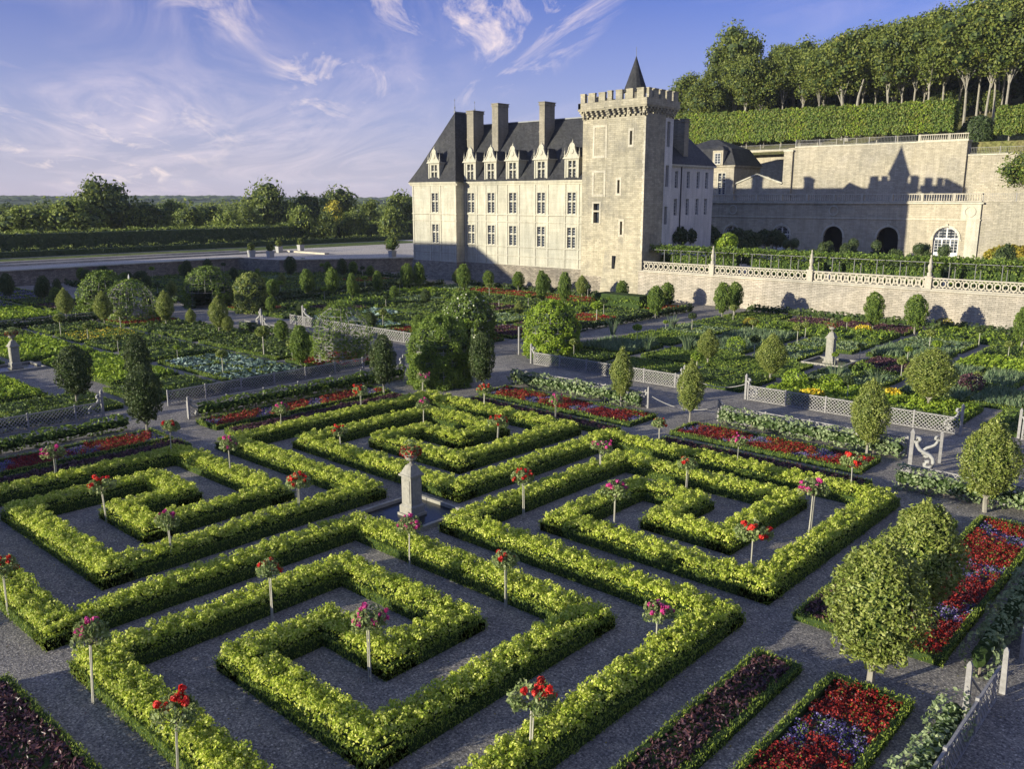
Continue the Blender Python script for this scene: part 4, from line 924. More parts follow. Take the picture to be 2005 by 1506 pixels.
# topiary on the terrace
def top_proto(kind, seed):
    global rng
    rng = np.random.default_rng(seed); r = empty('topiary', (0, 0, 0), 'x', 'topiary'); q = Q()
    if kind == 'dome':
        P, N = shell(1500, (0, 0, .9), (.75, .75, 1.3)); P[:, 2] = np.maximum(P[:, 2], .02); q.leaves(P, N, .16, .1, 'dark_topiary_leaf', .6); q.blob((0, 0, .85), (.62, .62, 1.15), 'dark_leaf', 4, .02)
    elif kind == 'tier':
        for zc, rr, rz in ((.35, .75, .3), (.85, .62, .14), (1.15, .58, .12), (1.9, .62, .6)):
            P, N = shell(420, (0, 0, zc), (rr, rr, rz)); q.leaves(P, N, .16, .1, 'dark_topiary_leaf', .6); q.blob((0, 0, zc), (rr * .82, rr * .82, rz * .82), 'dark_leaf', 4, .02)
        q.tube([(0, 0, 0), (0, 0, 1.9)], .06, 'bark')
    else:
        q.tube([(0, 0, 0), (0, 0, 1.6)], .1, 'bark')
        for v in rng.normal(0, 1, (7, 3)):
            v /= np.linalg.norm(v); c = np.array((0, 0, 2.5)) + v * (.7, .7, .5); P, N = shell(260, c, (.8, .8, .7)); q.leaves(P, N, .28, .18, 'dark_leaf' if kind == 'dark' else 'bright_leaf', .7); q.blob(c, (.55, .55, .45), 'dark_leaf', 3)
    return reg(r, q.obj('foliage', r))
TP = {k: top_proto(k, i + 70) for i, k in enumerate(('dome', 'tier', 'dark', 'bright'))}; rng = np.random.default_rng(8)
TOPS = [(1458, 500, 470, 112, 'dome', 'dome topiary right of the bright bush near the first pier'), (1473, 500, 478, 110, 'dome', 'smaller dome topiary right of the first-pier dome'), (1612, 490, 474, 118, 'dome', 'dome topiary left of the first dark arch'), (1624, 490, 472, 120, 'dome', 'dome topiary touching another, below the first dark arch'),
        (1656, 490, 476, 118, 'dome', 'dome topiary right of the first dark arch, left of a touching pair'), (1667, 490, 475, 120, 'dome', 'dome topiary right of the first dark arch, right of a touching pair'), (1672, 490, 466, 124, 'tier', 'tiered dark topiary between the two dark arches'), (1717, 490, 470, 124, 'tier', 'tiered dark topiary before the second dark arch'),
        (1750, 505, 488, 108, 'dome', 'low dome topiary right of the second dark arch'), (1760, 505, 489, 108, 'dome', 'low dome topiary touching another right of the second dark arch'), (1800, 497, 475, 118, 'tier', 'tiered topiary left of the white arched window'), (1812, 497, 476, 119, 'tier', 'second tiered topiary left of the white arched window'), (1850, 505, 478, 114, 'tier', 'tiered topiary in front of the white arched window'),
        (1963, 508, 485, 110, 'dome', 'dome topiary at the right, before the autumn bush'), (1975, 500, 477, 118, 'dome', 'taller dome topiary at the right, behind another dome'), (1816, 512, 492, 104, 'dome', 'dark dome topiary below the tiered pair'),
        (1541, 490, 468, 122, 'tier', 'dark tiered topiary below the second arched window, left one'), (1556, 490, 466, 122, 'tier', 'dark tiered topiary below the second arched window, right one'), (1592, 503, 488, 108, 'dome', 'low dome topiary beside the second pier'),
        (1322, 492, 444, 106, 'dark', 'dark round-headed tree nearest the tower in the courtyard row'), (1338, 490, 442, 109, 'dark', 'second dark round-headed tree from the tower in the courtyard'), (1358, 488, 441, 113, 'dark', 'third dark round-headed tree from the tower in the courtyard'), (1378, 487, 442, 117, 'dark', 'fourth dark round-headed tree from the tower in the courtyard'), (1399, 486, 443, 121, 'dark', 'fifth dark round-headed tree from the tower in the courtyard'),
        (1448, 487, 448, 124, 'dark', 'dark tree right of the bright round bush'), (1475, 488, 452, 118, 'dark', 'dark tree behind the dome topiaries near the first pier'), (1500, 486, 450, 126, 'dark', 'dark tree left of the second arched window'), (1522, 487, 450, 124, 'dark', 'dark tree before the second arched window'), (1420, 500, 454, 104, 'bright', 'bright green round bush behind the first pier')]
for px, py, ty, D, k, lb in TOPS:
    Yp = D - 4 if k != 'bright' else 100; t = onY(px, ty, Yp); x = t[0]; h = t[1] - 3.36; hp = {'dome': 2.2, 'tier': 2.5, 'dark': 3.5, 'bright': 3.5}[k]; s = h / hp
    w = s * (.9 if k != 'dome' else .8); dup(TP[k], (x, Yp, 3.36), rng.uniform(0, 6), (w, w, s), lb, 'clipped shapes on the terrace')
q = Q(); P, N = shell(900, (0, 0, 0), (3.2, 1., 1.6), -.2); q.leaves(P, N, .5, .35, 'autumn_leaf', .7); q.blob((0, 0, -.1), (2.7, .8, 1.3), 'hedge_core', 4); tag(q.obj('autumn_bush', None, (-28, 129.8, 4.3)), 'yellow autumn-coloured climbing bush against the wall right of the orangery', 'bush')

# ------------------------------------------------------------------ walls with real openings
class Wall(Q):
    def holes(s, axis, c, a0, a1, z0, z1, holes, depth, m, sgn=1):
        """wall face on plane axis=c (y: faces -y, x: faces +x); holes [(a0,a1,z0,z1)] with reveals going inwards"""
        A = sorted({a0, a1, *[v for h in holes for v in h[:2]]}); Z = sorted({z0, z1, *[v for h in holes for v in h[2:]]})
        pt = (lambda a, d, z: (a, c + d, z)) if axis == 'y' else (lambda a, d, z: (c - d, a, z))
        for i in range(len(A) - 1):
            for j in range(len(Z) - 1):
                ca, cz = (A[i] + A[i + 1]) / 2, (Z[j] + Z[j + 1]) / 2
                if any(h[0] < ca < h[1] and h[2] < cz < h[3] for h in holes): continue
                s.add([pt(A[i], 0, Z[j]), pt(A[i + 1], 0, Z[j]), pt(A[i + 1], 0, Z[j + 1]), pt(A[i], 0, Z[j + 1])], [(0, 1, 2, 3)], m)
        for h in holes:
            p = [(h[0], h[2]), (h[1], h[2]), (h[1], h[3]), (h[0], h[3])]
            for k in range(4):
                (a, z), (b, w) = p[k], p[(k + 1) % 4]
                s.add([pt(a, 0, z), pt(a, depth, z), pt(b, depth, w), pt(b, 0, w)], [(0, 1, 2, 3)], m)
WM = {}
def win_meshes(w, h, cross=True, surround=.16, mull='trim_stone', transom=.58, bars=3, depth=.22):
    """frame (surround, mullion, transom, glazing bars) and pane, seen from -y, origin at sill centre"""
    key = (w, h, cross, surround, mull, transom, bars)
    if key in WM: return WM[key]
    q = Q(); s = surround
    if s:
        q.box(-w / 2 - s, -.05, -s, -w / 2, .03, h + s, 'trim_stone'); q.box(w / 2, -.05, -s, w / 2 + s, .03, h + s, 'trim_stone')
        q.box(-w / 2, -.05, h, w / 2, .03, h + s, 'trim_stone'); q.box(-w / 2, -.09, -s, w / 2, .03, 0, 'trim_stone')
    if cross:
        q.box(-.10, .02, 0, .10, depth - .02, h, mull); q.box(-w / 2, .03, h * transom - .08, -.10, depth - .03, h * transom + .08, mull); q.box(.10, .03, h * transom - .08, w / 2, depth - .03, h * transom + .08, mull)
        lights = [(-w / 2, -.10, 0, h * transom - .08), (.10, w / 2, 0, h * transom - .08), (-w / 2, -.10, h * transom + .08, h), (.10, w / 2, h * transom + .08, h)]
    else: lights = [(-w / 2, w / 2, 0, h)]
    for a, b, z0, z1 in lights:
        f = .05; d0, d1 = depth - .035, depth + .01
        q.box(a, d0, z0, a + f, d1, z1, 'white_paint'); q.box(b - f, d0, z0, b, d1, z1, 'white_paint'); q.box(a + f, d0, z0, b - f, d1, z0 + f, 'white_paint'); q.box(a + f, d0, z1 - f, b - f, d1, z1, 'white_paint')
        nb = max(1, round((z1 - z0) / .42)) if bars else 1
        for i in range(1, nb): z = z0 + (z1 - z0) * i / nb; q.box(a + f, d0 + .01, z - .018, b - f, d1, z + .018, 'white_paint')
        if not cross: q.box((a + b) / 2 - .03, d0 - .004, z0 + f, (a + b) / 2 + .03, d1, z1 - f, 'white_paint')
    g = Q(); g.box(-w / 2, depth + .012, 0, w / 2, depth + .03, h, 'window_glass'); WM[key] = (q.mesh('window'), g.mesh('pane')); return WM[key]
def window(parent, x, y, z, w, h, rz=0., **k):
    a, b = win_meshes(w, h, **k); o = link('window', a, parent, (x, y, z)); o.rotation_euler = (0, 0, rz); link('pane', b, o); return o

# ------------------------------------------------------------------ the castle: main wing with corner pavilion
XE, XP, XW = -69.2, -92.6, -102.3; YM, YP = 92.0, 90.3; ZE = 14.35
cas = empty('castle_wing', (0, 0, 0), 'white stone castle wing with slate roof, dormers and steep corner pavilion', 'castle')
q = Wall(); WIN = [-91.25, -87.18, -82.97, -77.74, -72.43]; ww = 1.36
hs = [(x - ww / 2, x + ww / 2, z0, z1) for x in WIN for z0, z1 in ((9.95, 12.75), (5.45, 8.15))]
q.holes('y', YM, XP, XE, 2.65, ZE, hs, .24, 'facade_stone')
PWX = -97.2; hp = [(PWX - ww / 2, PWX + ww / 2, z0, z1) for z0, z1 in ((9.95, 12.75), (5.45, 8.15))]
q.holes('y', YP, XW, XP, 2.65, ZE, hp, .24, 'facade_stone')
q.add([(XP, YP, 2.65), (XP, YM, 2.65), (XP, YM, ZE), (XP, YP, ZE)], [(0, 1, 2, 3)], 'facade_stone')
q.add([(XW, YP, 2.65), (XW, 106, 2.65), (XW, 106, ZE), (XW, YP, ZE)], [(3, 2, 1, 0)], 'facade_stone')
q.add([(XW, 106, 2.65), (XE, 106, 2.65), (XE, 106, ZE), (XW, 106, ZE)], [(0, 1, 2, 3)], 'facade_stone')
q.obj('wall', cas)
q = Q(); q.frustum((XP + XE) / 2, (YM - .15 + 106.1) / 2, -.3, 2.66, (XE - XP) / 2, (106.1 - YM + .5) / 2, (XE - XP) / 2, (106.1 - YM + .15) / 2 , 'rubble_and_shade_line_stone')
q.frustum((XW + XP) / 2, (YP - .15 + 106.2) / 2, -.3, 2.67, (XP - XW) / 2 + .35, (106.2 - YP + .6) / 2, (XP - XW) / 2 + .12, (106.2 - YP + .15) / 2, 'rubble_and_shade_line_stone')
q.obj('plinth', cas)
q = Q()   # string courses, pilasters, cornices; dark strips added as shadow and weather lines
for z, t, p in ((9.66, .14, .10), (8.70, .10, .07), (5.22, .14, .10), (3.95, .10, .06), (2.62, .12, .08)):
    q.box(XP + .02, YM - p, z, XE, YM + .01, z + t, 'trim_stone'); q.box(XW - .03, YP - p, z + .001, XP + .06, YP + .01, z + t, 'trim_stone'); q.box(XP - .01, YP + .012, z + .002, XP + .07, YM - p, z + t, 'trim_stone')
    q.box(XP + .02, YM - .03, z - .05, XE, YM + .01, z - .001, 'rubble_and_shade_line_stone'); q.box(XW - .02, YP - .03, z - .05, XP - .06, YP + .01, z - .0, 'rubble_and_shade_line_stone')
def pil(x, y):
    for z0, z1 in ((2.74, 3.95), (4.05, 5.22), (5.36, 8.70), (8.80, 9.66), (9.80, ZE - .5)): q.box(x - .13, y - .055, z0, x + .13, y + .01, z1, 'trim_stone'); q.box(x + .132, y - .02, z0, x + .18, y + .01, z1, 'rubble_and_shade_line_stone')
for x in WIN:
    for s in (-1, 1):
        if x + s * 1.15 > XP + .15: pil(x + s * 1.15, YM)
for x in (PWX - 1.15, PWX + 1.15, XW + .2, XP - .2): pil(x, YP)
for k, (a, b, y) in enumerate(((XP + .05, XE, YM), (XW - .35, XP + .3, YP))):
    q.box(a, y - .12, ZE - .5, b, y + .01, ZE - .28, 'trim_stone'); q.box(a, y - .30, ZE - .28, b, y + .01, ZE - .12, 'trim_stone'); q.box(a, y - .42, ZE - .12, b, y + .01, ZE + .02, 'trim_stone')
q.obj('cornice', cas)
# roofs with bell-cast eaves
def quadstrip(q, pairs, m):
    for (a, b), (c, d) in zip(pairs[:-1], pairs[1:]): q.add([a, b, d, c], [(0, 1, 2, 3)], m)
q = Q(); ridge = 22.8; YR = 97.6; prof = [(YM - .45, ZE + .02), (YM + .35, ZE + .75), (YM + 1.2, ZE + 1.95), (YR, ridge)]
quadstrip(q, [((XP - 3, y, z), (XE, y, z)) for y, z in prof], 'slate'); quadstrip(q, [((XE, y, z), (XP - 3, y, z)) for y, z in ((2 * YR - y, z) for y, z in prof)], 'slate')
q.add([(XE, YM - .45, ZE + .02), (XE, YR, ridge), (XE, 2 * YR - YM, ZE), (XE, YR, ZE)], [(0, 1, 2, 3)], 'slate')
q.box(XP - 3, YR - .12, ridge - .04, XE, YR + .12, ridge + .12, 'lead')
px0, px1, py0, py1 = XW - .4, XP + .35, YP - .45, 104.; rx, ry0, ry1, rz = -97.4, 94.9, 99.2, 24.7
lev = [(0, ZE + .02), (.09, ZE + .8), (.24, ZE + 2.2), (1., rz)]
def rect_at(t): return [(px0 + (rx - px0) * t, py0 + (ry0 - py0) * t), (px1 + (rx - px1) * t, py0 + (ry0 - py0) * t), (px1 + (rx - px1) * t, py1 + (ry1 - py1) * t), (px0 + (rx - px0) * t, py1 + (ry1 - py1) * t)]
for (t0, z0), (t1, z1) in zip(lev[:-1], lev[1:]):
    a, b = rect_at(t0), rect_at(t1)
    for k in range(4): l = (k + 1) % 4; q.add([(*a[k], z0), (*a[l], z0), (*b[l], z1), (*b[k], z1)], [(0, 1, 2, 3)], 'slate')
roof = q.obj('roof', cas)
q = Q(); q.box(rx - .14, ry0 - .1, rz - .05, rx + .14, ry1 + .1, rz + .14, 'lead')
for yy in (ry0, ry1): q.lathe([(.1, rz + .1), (.05, rz + .5), (.12, rz + .7), (.03, rz + .9), (.02, rz + 1.6), (.07, rz + 1.75), (.01, rz + 2.)], 'lead', rx, yy, 8)
q.obj('ridge_finials', cas)
def chimney(x0, x1, y0, y1, z0, z1, parent=cas):
    q = Q(); q.box(x0, y0, z0, x1, y1, z1 - .45, 'chimney_stone'); q.box(x0 - .1, y0 - .1, z1 - .45, x1 + .1, y1 + .1, z1 - .3, 'chimney_stone'); q.box(x0 - .04, y0 - .04, z1 - .3, x1 + .04, y1 + .04, z1 - .1, 'chimney_stone'); q.box(x0 - .14, y0 - .14, z1 - .1, x1 + .14, y1 + .14, z1, 'chimney_stone')
    q.box(x0 - .05, y0 - .05, z0 + (z1 - z0) * .55, x1 + .05, y1 + .05, z0 + (z1 - z0) * .55 + .15, 'chimney_stone'); q.obj('chimney', parent)
chimney(-94.45, -93.1, 94.5, 96.7, 15.5, 24.7); chimney(-89.3, -88.1, 94.5, 96.7, 16, 25.4); chimney(-80.3, -79.35, 94.5, 96.7, 16, 25.0)
# dormers
def dormer(x, y, parent):
    r = empty('dormer', (x, y, ZE), None, None); r.parent = parent; q = Q(); w = 1.2; z1 = 2.75
    q.box(-w, -.02, -.05, -.62, 3.2, z1, 'facade_stone'); q.box(.62, -.02, -.05, w, 3.2, z1, 'facade_stone'); q.box(-.62, 0, 2.5, .62, 3.2, z1 - .003, 'facade_stone'); q.box(-.62, 0, -.05, .62, 3.1, .22, 'facade_stone')
    for s in (-1, 1): q.box(s * (w - .12) - .1, -.10, .1, s * (w - .12) + .1, -.02, z1 - .1, 'trim_stone')
    q.box(-w - .18, -.26, z1, w + .18, 3.3, z1 + .14, 'trim_stone'); q.box(-w - .10, -.16, z1 + .14, w + .10, .3, z1 + .26, 'trim_stone')
    # shaped pediment
    pr = [(1.08, .26), (1.0, .40), (.80, .62), (.62, .92), (.50, 1.25), (.44, 1.55), (.46, 1.68), (.34, 1.9), (.12, 2.08)]
    for (a, za), (b, zb) in zip(pr[:-1], pr[1:]):
        v = [(-a, -.06, z1 + za), (a, -.06, z1 + za), (b, -.06, z1 + zb), (-b, -.06, z1 + zb), (-a, .22, z1 + za), (a, .22, z1 + za), (b, .22, z1 + zb), (-b, .22, z1 + zb)]
        q.add(v, [(0, 1, 2, 3), (5, 4, 7, 6), (1, 5, 6, 2), (4, 0, 3, 7)], 'trim_stone')
    for s in (-1, 1):
        for (a, za), (b, zb) in zip(pr[:5], pr[1:6]): q.bar((s * a, -.08, z1 + za), (s * b, -.08, z1 + zb), .12, .14, 'trim_stone', (0, 1, 0))
        q.lathe([(.11, z1 + .26), (.11, z1 + .5), (.06, z1 + .6), (.09, z1 + .75), (.03, z1 + 1.1), (0, z1 + 1.5)], 'trim_stone', s * (w + .02), -.02, 8)
    q.lathe([(.08, z1 + 2.05), (.12, z1 + 2.2), (.03, z1 + 2.35), (0, z1 + 2.6)], 'trim_stone', 0, .08, 8)
    q.lathe([(.0, 0), (.28, .0), (.34, .05), (.28, .12), (0, .12)], 'trim_stone', 0, 0, 10)
    q.V[-1] = np.column_stack([q.V[-1][:, 0], -.06 - q.V[-1][:, 2] * .8, q.V[-1][:, 1] + z1 + .95])
    a = q.obj('dormer_wall', r)
    q = Q()   # gabled dormer roof running back into the slope
    zt = z1 + 1.55; q.add([(-w - .1, .2, z1 + .14), (0, .2, zt), (0, 5.2, zt), (-w - .1, 3.6, z1 + .14)], [(0, 3, 2, 1)], 'slate'); q.add([(w + .1, .2, z1 + .14), (0, .2, zt), (0, 5.2, zt), (w + .1, 3.6, z1 + .14)], [(0, 1, 2, 3)], 'slate'); q.obj('dormer_roof', r)
    m1, m2 = win_meshes(1.24, 2.28, surround=0., depth=.3); o = link('dormer_window', m1, r, (0, 0, .22)); link('dormer_pane', m2, r, (0, 0, .22))
for x in WIN: dormer(x if x != WIN[0] else -91.3, YM - .05, cas)
dormer(PWX, YP - .05, cas)
for x in WIN:
    for z, h in ((9.95, 2.8), (5.45, 2.7)): window(cas, x, YM, z, ww, h)
for z, h in ((9.95, 2.8), (5.45, 2.7)): window(cas, PWX, YP, z, ww, h)

# ------------------------------------------------------------------ the keep
kp = empty('keep_tower', (0, 0, 0), 'square medieval stone keep with battlements and a small slate spire', 'tower')
q = Wall(); XA, XB, XC = -68.9, -64.55, -59.05; YA, YB = 89.6, 88.9; ZT = 21.85; YD = 93.2; YE = 95.4
slots = [(-66.75 + .25 - .42, -66.75 + .25 + .42, 10.7, 11.85), (-66.92, -66.08, 9.1, 10.5)]
slots = [(-67.0, -66.1, 8.95, 10.3), (-67.0, -66.1, 10.5, 11.35)]
q.holes('y', YA, XA, XB, 2.2, ZT, slots, .5, 'tower_stone')
rs = [(a - .17, a + .17, z0, z1) for a, z0, z1 in ((-61.1, 18.3, 19.9), (-62.75, 12.6, 14.2), (-62.2, 7.6, 9.2), (-63.1, 3.3, 4.9))]
for a, h in zip((-61.1, -62.75, -62.2, -63.1), rs): pass
q.holes('y', YB, XB, XC, 5.6, ZT, [h for h in rs if h[2] > 5.6], .5, 'tower_stone')
# battered foot of the right half
q.add([(XB - .45, YB - .55, -.2), (XC + .45, YB - .55, -.2), (XC, YB, 5.6), (XB, YB, 5.6)], [(0, 1, 2, 3)], 'tower_stone')
q.add([(XC + .45, YB - .55, -.2), (XC + .45, YD, -.2), (XC, YD, 5.6), (XC, YB, 5.6)], [(0, 1, 2, 3)], 'tower_stone')
q.add([(XB - .45, YB - .55, -.2), (XB - .45, YD, -.2), (XB, YD, 5.6), (XB, YB, 5.6)], [(3, 2, 1, 0)], 'tower_stone')
q.add([(XA - .35, YA - .45, -.2), (XB, YA - .45, -.2), (XB, YA, 2.2), (XA, YA, 2.2)], [(0, 1, 2, 3)], 'rubble_and_shade_line_stone')
q.add([(XB, YB, 5.6), (XB, YA + .6, 5.6), (XB, YA + .6, ZT), (XB, YB, ZT)], [(3, 2, 1, 0)], 'tower_stone')
q.add([(XA, YA, -.2), (XA, 97.4, -.2), (XA, 97.4, ZT), (XA, YA, ZT)], [(3, 2, 1, 0)], 'tower_stone')
q.holes('x', XC, YB, YD, 5.6, ZT, [], .5, 'tower_stone')
q.holes('x', XC - .25, YD, YE, 3., ZT, [(94.0, 94.7, 18.2, 21.2), (94.0, 94.7, 13.4, 16.0), (94.0, 94.7, 8.8, 11.0)], .4, 'white_render')
q.add([(XC, YD, 3.), (XC - .25, YD, 3.), (XC - .25, YD, ZT), (XC, YD, ZT)], [(0, 1, 2, 3)], 'tower_stone')
q.add([(XC - .25, YE, 3.), (-62.4, YE, 3.), (-62.4, YE, ZT), (XC - .25, YE, ZT)], [(0, 1, 2, 3)], 'tower_stone'); q.add([(-62.4, YE, 3.), (-62.4, 97.4, 3.), (-62.4, 97.4, ZT), (-62.4, YE, ZT)], [(0, 1, 2, 3)], 'tower_stone'); q.add([(-62.4, 97.4, 3.), (XA, 97.4, 3.), (XA, 97.4, ZT), (-62.4, 97.4, ZT)], [(0, 1, 2, 3)], 'tower_stone'); q.add([(XA, YE, ZT), (-62.4, YE, ZT), (-62.4, 97.4, ZT), (XA, 97.4, ZT)], [(0, 1, 2, 3)], 'tower_stone')
q.add([(XA, YA, ZT), (XC, YA, ZT), (XC, YE, ZT), (XA, YE, ZT)], [(0, 1, 2, 3)], 'tower_stone'); q.obj('wall', kp)
q = Q()   # projecting ashlar patches, blocked windows, slot surrounds
for x0, x1, z0, z1 in ((-67.3, -65.1, 16.9, 20.9), (-67.3, -65.2, 12.2, 15.4)):
    q.box(x0, YA - .05, z0, x0 + .3, YA + .01, z1, 'tower_trim'); q.box(x1 - .3, YA - .05, z0, x1, YA + .01, z1, 'tower_trim'); q.box(x0 + .3, YA - .05, z1 - .3, x1 - .3, YA + .01, z1, 'tower_trim'); q.box(x0 + .3, YA - .08, z0, x1 - .3, YA + .01, z0 + .28, 'tower_trim')
q.obj('blocked_windows', kp)
for a, z0, z1 in ((-61.1, 18.3, 19.9), (-62.75, 12.6, 14.2), (-62.2, 7.6, 9.2)):
    q = Q(); q.box(a - .42, YB - .03, z0 - .3, a - .17, YB + .01, z1 + .3, 'tower_trim'); q.box(a + .17, YB - .03, z0 - .3, a + .42, YB + .01, z1 + .3, 'tower_trim'); q.box(a - .17, YB - .03, z1, a + .17, YB + .01, z1 + .3, 'tower_trim'); q.box(a - .17, YB - .03, z0 - .3, a + .17, YB + .01, z0, 'tower_trim'); q.obj('window_surround', kp)
q = Q(); q.box(-67.25, YA - .04, 8.8, -67.0, YA + .01, 11.6, 'tower_trim'); q.box(-66.1, YA - .04, 8.8, -65.85, YA + .01, 11.6, 'tower_trim'); q.box(-67.0, YA - .04, 10.3, -66.1, YA + .01, 10.5, 'tower_trim'); q.box(-67.0, YA - .04, 11.35, -66.1, YA + .01, 11.6, 'tower_trim'); q.obj('window_surround', kp); q = Q()
for k in range(36):   # quoins
    z = 5.7 + k * .45; d = .32 if k % 2 else .2; q.box(XC - d, YB - .025, z, XC + .025, YB + .02, z + .43, 'tower_trim') if z < ZT - .5 else None
q.obj('quoins', kp)
q = Q(); q.box(-67., YA + .5, 8.95, -66.1, YA + .55, 11.35, 'window_glass')
for a, z0, z1 in ((-61.1, 18.3, 19.9), (-62.75, 12.6, 14.2), (-62.2, 7.6, 9.2)): q.box(a - .17, YB + .5, z0, a + .17, YB + .55, z1, 'dark_interior')
for z0, z1 in ((18.2, 21.2), (13.4, 16.0), (8.8, 11.0)): q.box(XC - .7, 94.0, z0, XC - .65, 94.7, z1, 'window_glass')
q.obj('panes', kp)
q = Q(); q.box(-63.27, YB - .33, 3.4, -62.93, YB - .15, 5.0, 'dark_interior')
q.obj('arrow_slit', kp)
# corbels and parapet: outline a little outside the shaft
ox = .62; XL, XR = XA - .35, XC + .45
segs = [((XL, YA - ox), (XB - .1, YA - ox)), ((XB - .1, YA - ox), (XB - .1, YB - ox)), ((XB - .1, YB - ox), (XR, YB - ox)), ((XR, YB - ox), (XR, YE + .2)), ((XR, YE + .2), (-62., YE + .6)), ((-62., YE + .6), (-62., 97.8)), ((-62., 97.8), (XL, 97.8)), ((XL, 97.8), (XL, YA - ox))]
q = Q(); mer = Q()
for si, ((xa, ya), (xb, yb)) in enumerate(segs):
    L = math.hypot(xb - xa, yb - ya); dx, dy = (xb - xa) / L, (yb - ya) / L; nx, ny = dy, -dx; mid = lambda s, o: (xa + dx * s - nx * o, ya + dy * s - ny * o)
    def slab(s0, s1, o0, o1, z0, z1, tgt):
        v = [(*mid(s, o), z) for z in (z0, z1) for s, o in ((s0, o0), (s1, o0), (s1, o1), (s0, o1))]; tgt.add(v, [(3, 2, 1, 0), (4, 5, 6, 7), (0, 1, 5, 4), (1, 2, 6, 5), (2, 3, 7, 6), (3, 0, 4, 7)], 'tower_stone')
    e = .002 * si; slab(.38 if si else 0, L, 0, .38, 22.75 + e, 23.55 + e, mer); slab(.06, L + .05, -.06, .0, 22.72 + e, 22.86, mer)
    if L < 1.5: continue
    n = int(L / .72)
    for k in range(n):   # corbel brackets stepping out
        s = (k + .5) * L / n
        for j in range(4): slab(s - .14, s + .14, .62 - j * .19, .72, ZT - .25 + j * .25, ZT - .25 + (j + 1) * .25 - .002, q)
    slab(0, L, .02, .3, ZT + .72, 22.72, q)
    n = max(2, round(L / 1.4))
    for k in range(n):
        s0 = k * L / n + .08; s1 = s0 + L / n * .62; slab(s0 + (.3 if k == 0 else 0), s1, 0, .36, 23.56 + e, 24.55 + e, mer); slab(s0 - .03 + (.3 if k == 0 else 0), s1 + .03, -.05, .41, 24.56 + e, 24.67 + e, mer)
q.obj('corbels', kp); mer.obj('battlements', kp)
q = Q(); q.lathe([(1.35, 21.9), (1.35, 25.2)], 'tower_stone', -65.45, 95.9, 12); q.lathe([(1.62, 25.2), (1.3, 26.0), (.57, 28.0), (.06, 29.5), (.02, 29.6)], 'slate', -65.45, 95.9, 14); q.tube([(-65.45, 95.9, 29.5), (-65.45, 95.9, 30.7)], .03, 'lead'); q.obj('spire', kp)

# ------------------------------------------------------------------ east wing in shade, end pavilion
ew = empty('east_wing', (0, 0, 0), 'white shaded side wing behind the keep with tall narrow windows', 'building')
q = Wall(); XS = -61.9; EY = [97.6, 100.75, 103.75, 106.3, 108.6]; hh = [(y - .42, y + .42, z0, z1) for y in EY for z0, z1 in ((13.3, 15.5), (9.75, 11.95))]
q.holes('x', XS, YE, 110.5, 3.3, 16.1, hh, .25, 'white_render'); q.add([(XS, 110.5, 3.3), (-75, 110.5, 3.3), (-75, 110.5, 16.1), (XS, 110.5, 16.1)], [(0, 1, 2, 3)], 'white_render'); q.obj('wall', ew)
q = Q(); q.box(XS - .1, YE, 16.1, XS + .35, 110.6, 16.35, 'trim_stone'); q.box(XS, 101.85, 3.4, XS + .13, 101.98, 16.1, 'iron'); q.obj('gutter', ew)
q = Q(); q.add([(XS + .3, YE, 16.36), (XS + .3, 110.8, 16.36), (-67, 110.8, 21.0), (-67, YE, 21.6)], [(0, 1, 2, 3)], 'slate'); q.add([(-72, YE, 16.36), (-72, 110.8, 16.36), (-67, 110.8, 21.0), (-67, YE, 21.6)], [(3, 2, 1, 0)], 'slate'); q.add([(XS + .3, 110.8, 16.36), (-72, 110.8, 16.36), (-67, 110.8, 21.), (-67, 110.8, 18)], [(0, 1, 2, 3)], 'slate'); q.obj('roof', ew)
for y in EY:
    for z in (13.3, 9.75): window(ew, XS, y, z, .84, 2.2, R(90), cross=False, surround=.0)
chimney(-65.2, -62.9, 104.0, 105.1, 17.5, 22.4, ew)
ep = empty('end_pavilion', (0, 0, 0), 'shaded end pavilion with hipped slate roof above the left end of the balustrade', 'building')
q = Wall(); q.holes('y', 140.2, -88, -74.6, 11.5, 17.4, [(-77.6, -76.2, 12.7, 16.3)], .2, 'orangery_stone'); q.holes('x', -74.6, 140.2, 150, 11.5, 17.4, [], .2, 'orangery_stone'); q.obj('wall', ep)  # darker stone puts the pavilion's shade into its colour
q = Q(); q.box(-88.2, 139.9, 17.4, -74.3, 150.2, 17.65, 'orangery_stone'); q.obj('cornice', ep)
q = Q(); q.frustum(-81.3, 145, 17.66, 20.6, 7.1, 5.2, 5.2, 3.4, 'slate'); q.frustum(-81.3, 145, 20.61, 22.4, 5.2, 3.4, .8, .3, 'slate'); q.obj('roof', ep)
q = Q(); q.box(-78.6, 139.7, 17.67, -76.6, 142, 20.2, 'orangery_stone'); q.frustum(-77.6, 141, 20.2, 21.0, 1.2, 1.2, .3, .4, 'slate'); q.obj('dormer', ep)
window(ep, -76.9, 140.2, 12.7, 1.4, 3.6); window(ep, -77.6, 139.66, 17.9, 1.1, 1.8, cross=False, surround=.1, depth=.02)

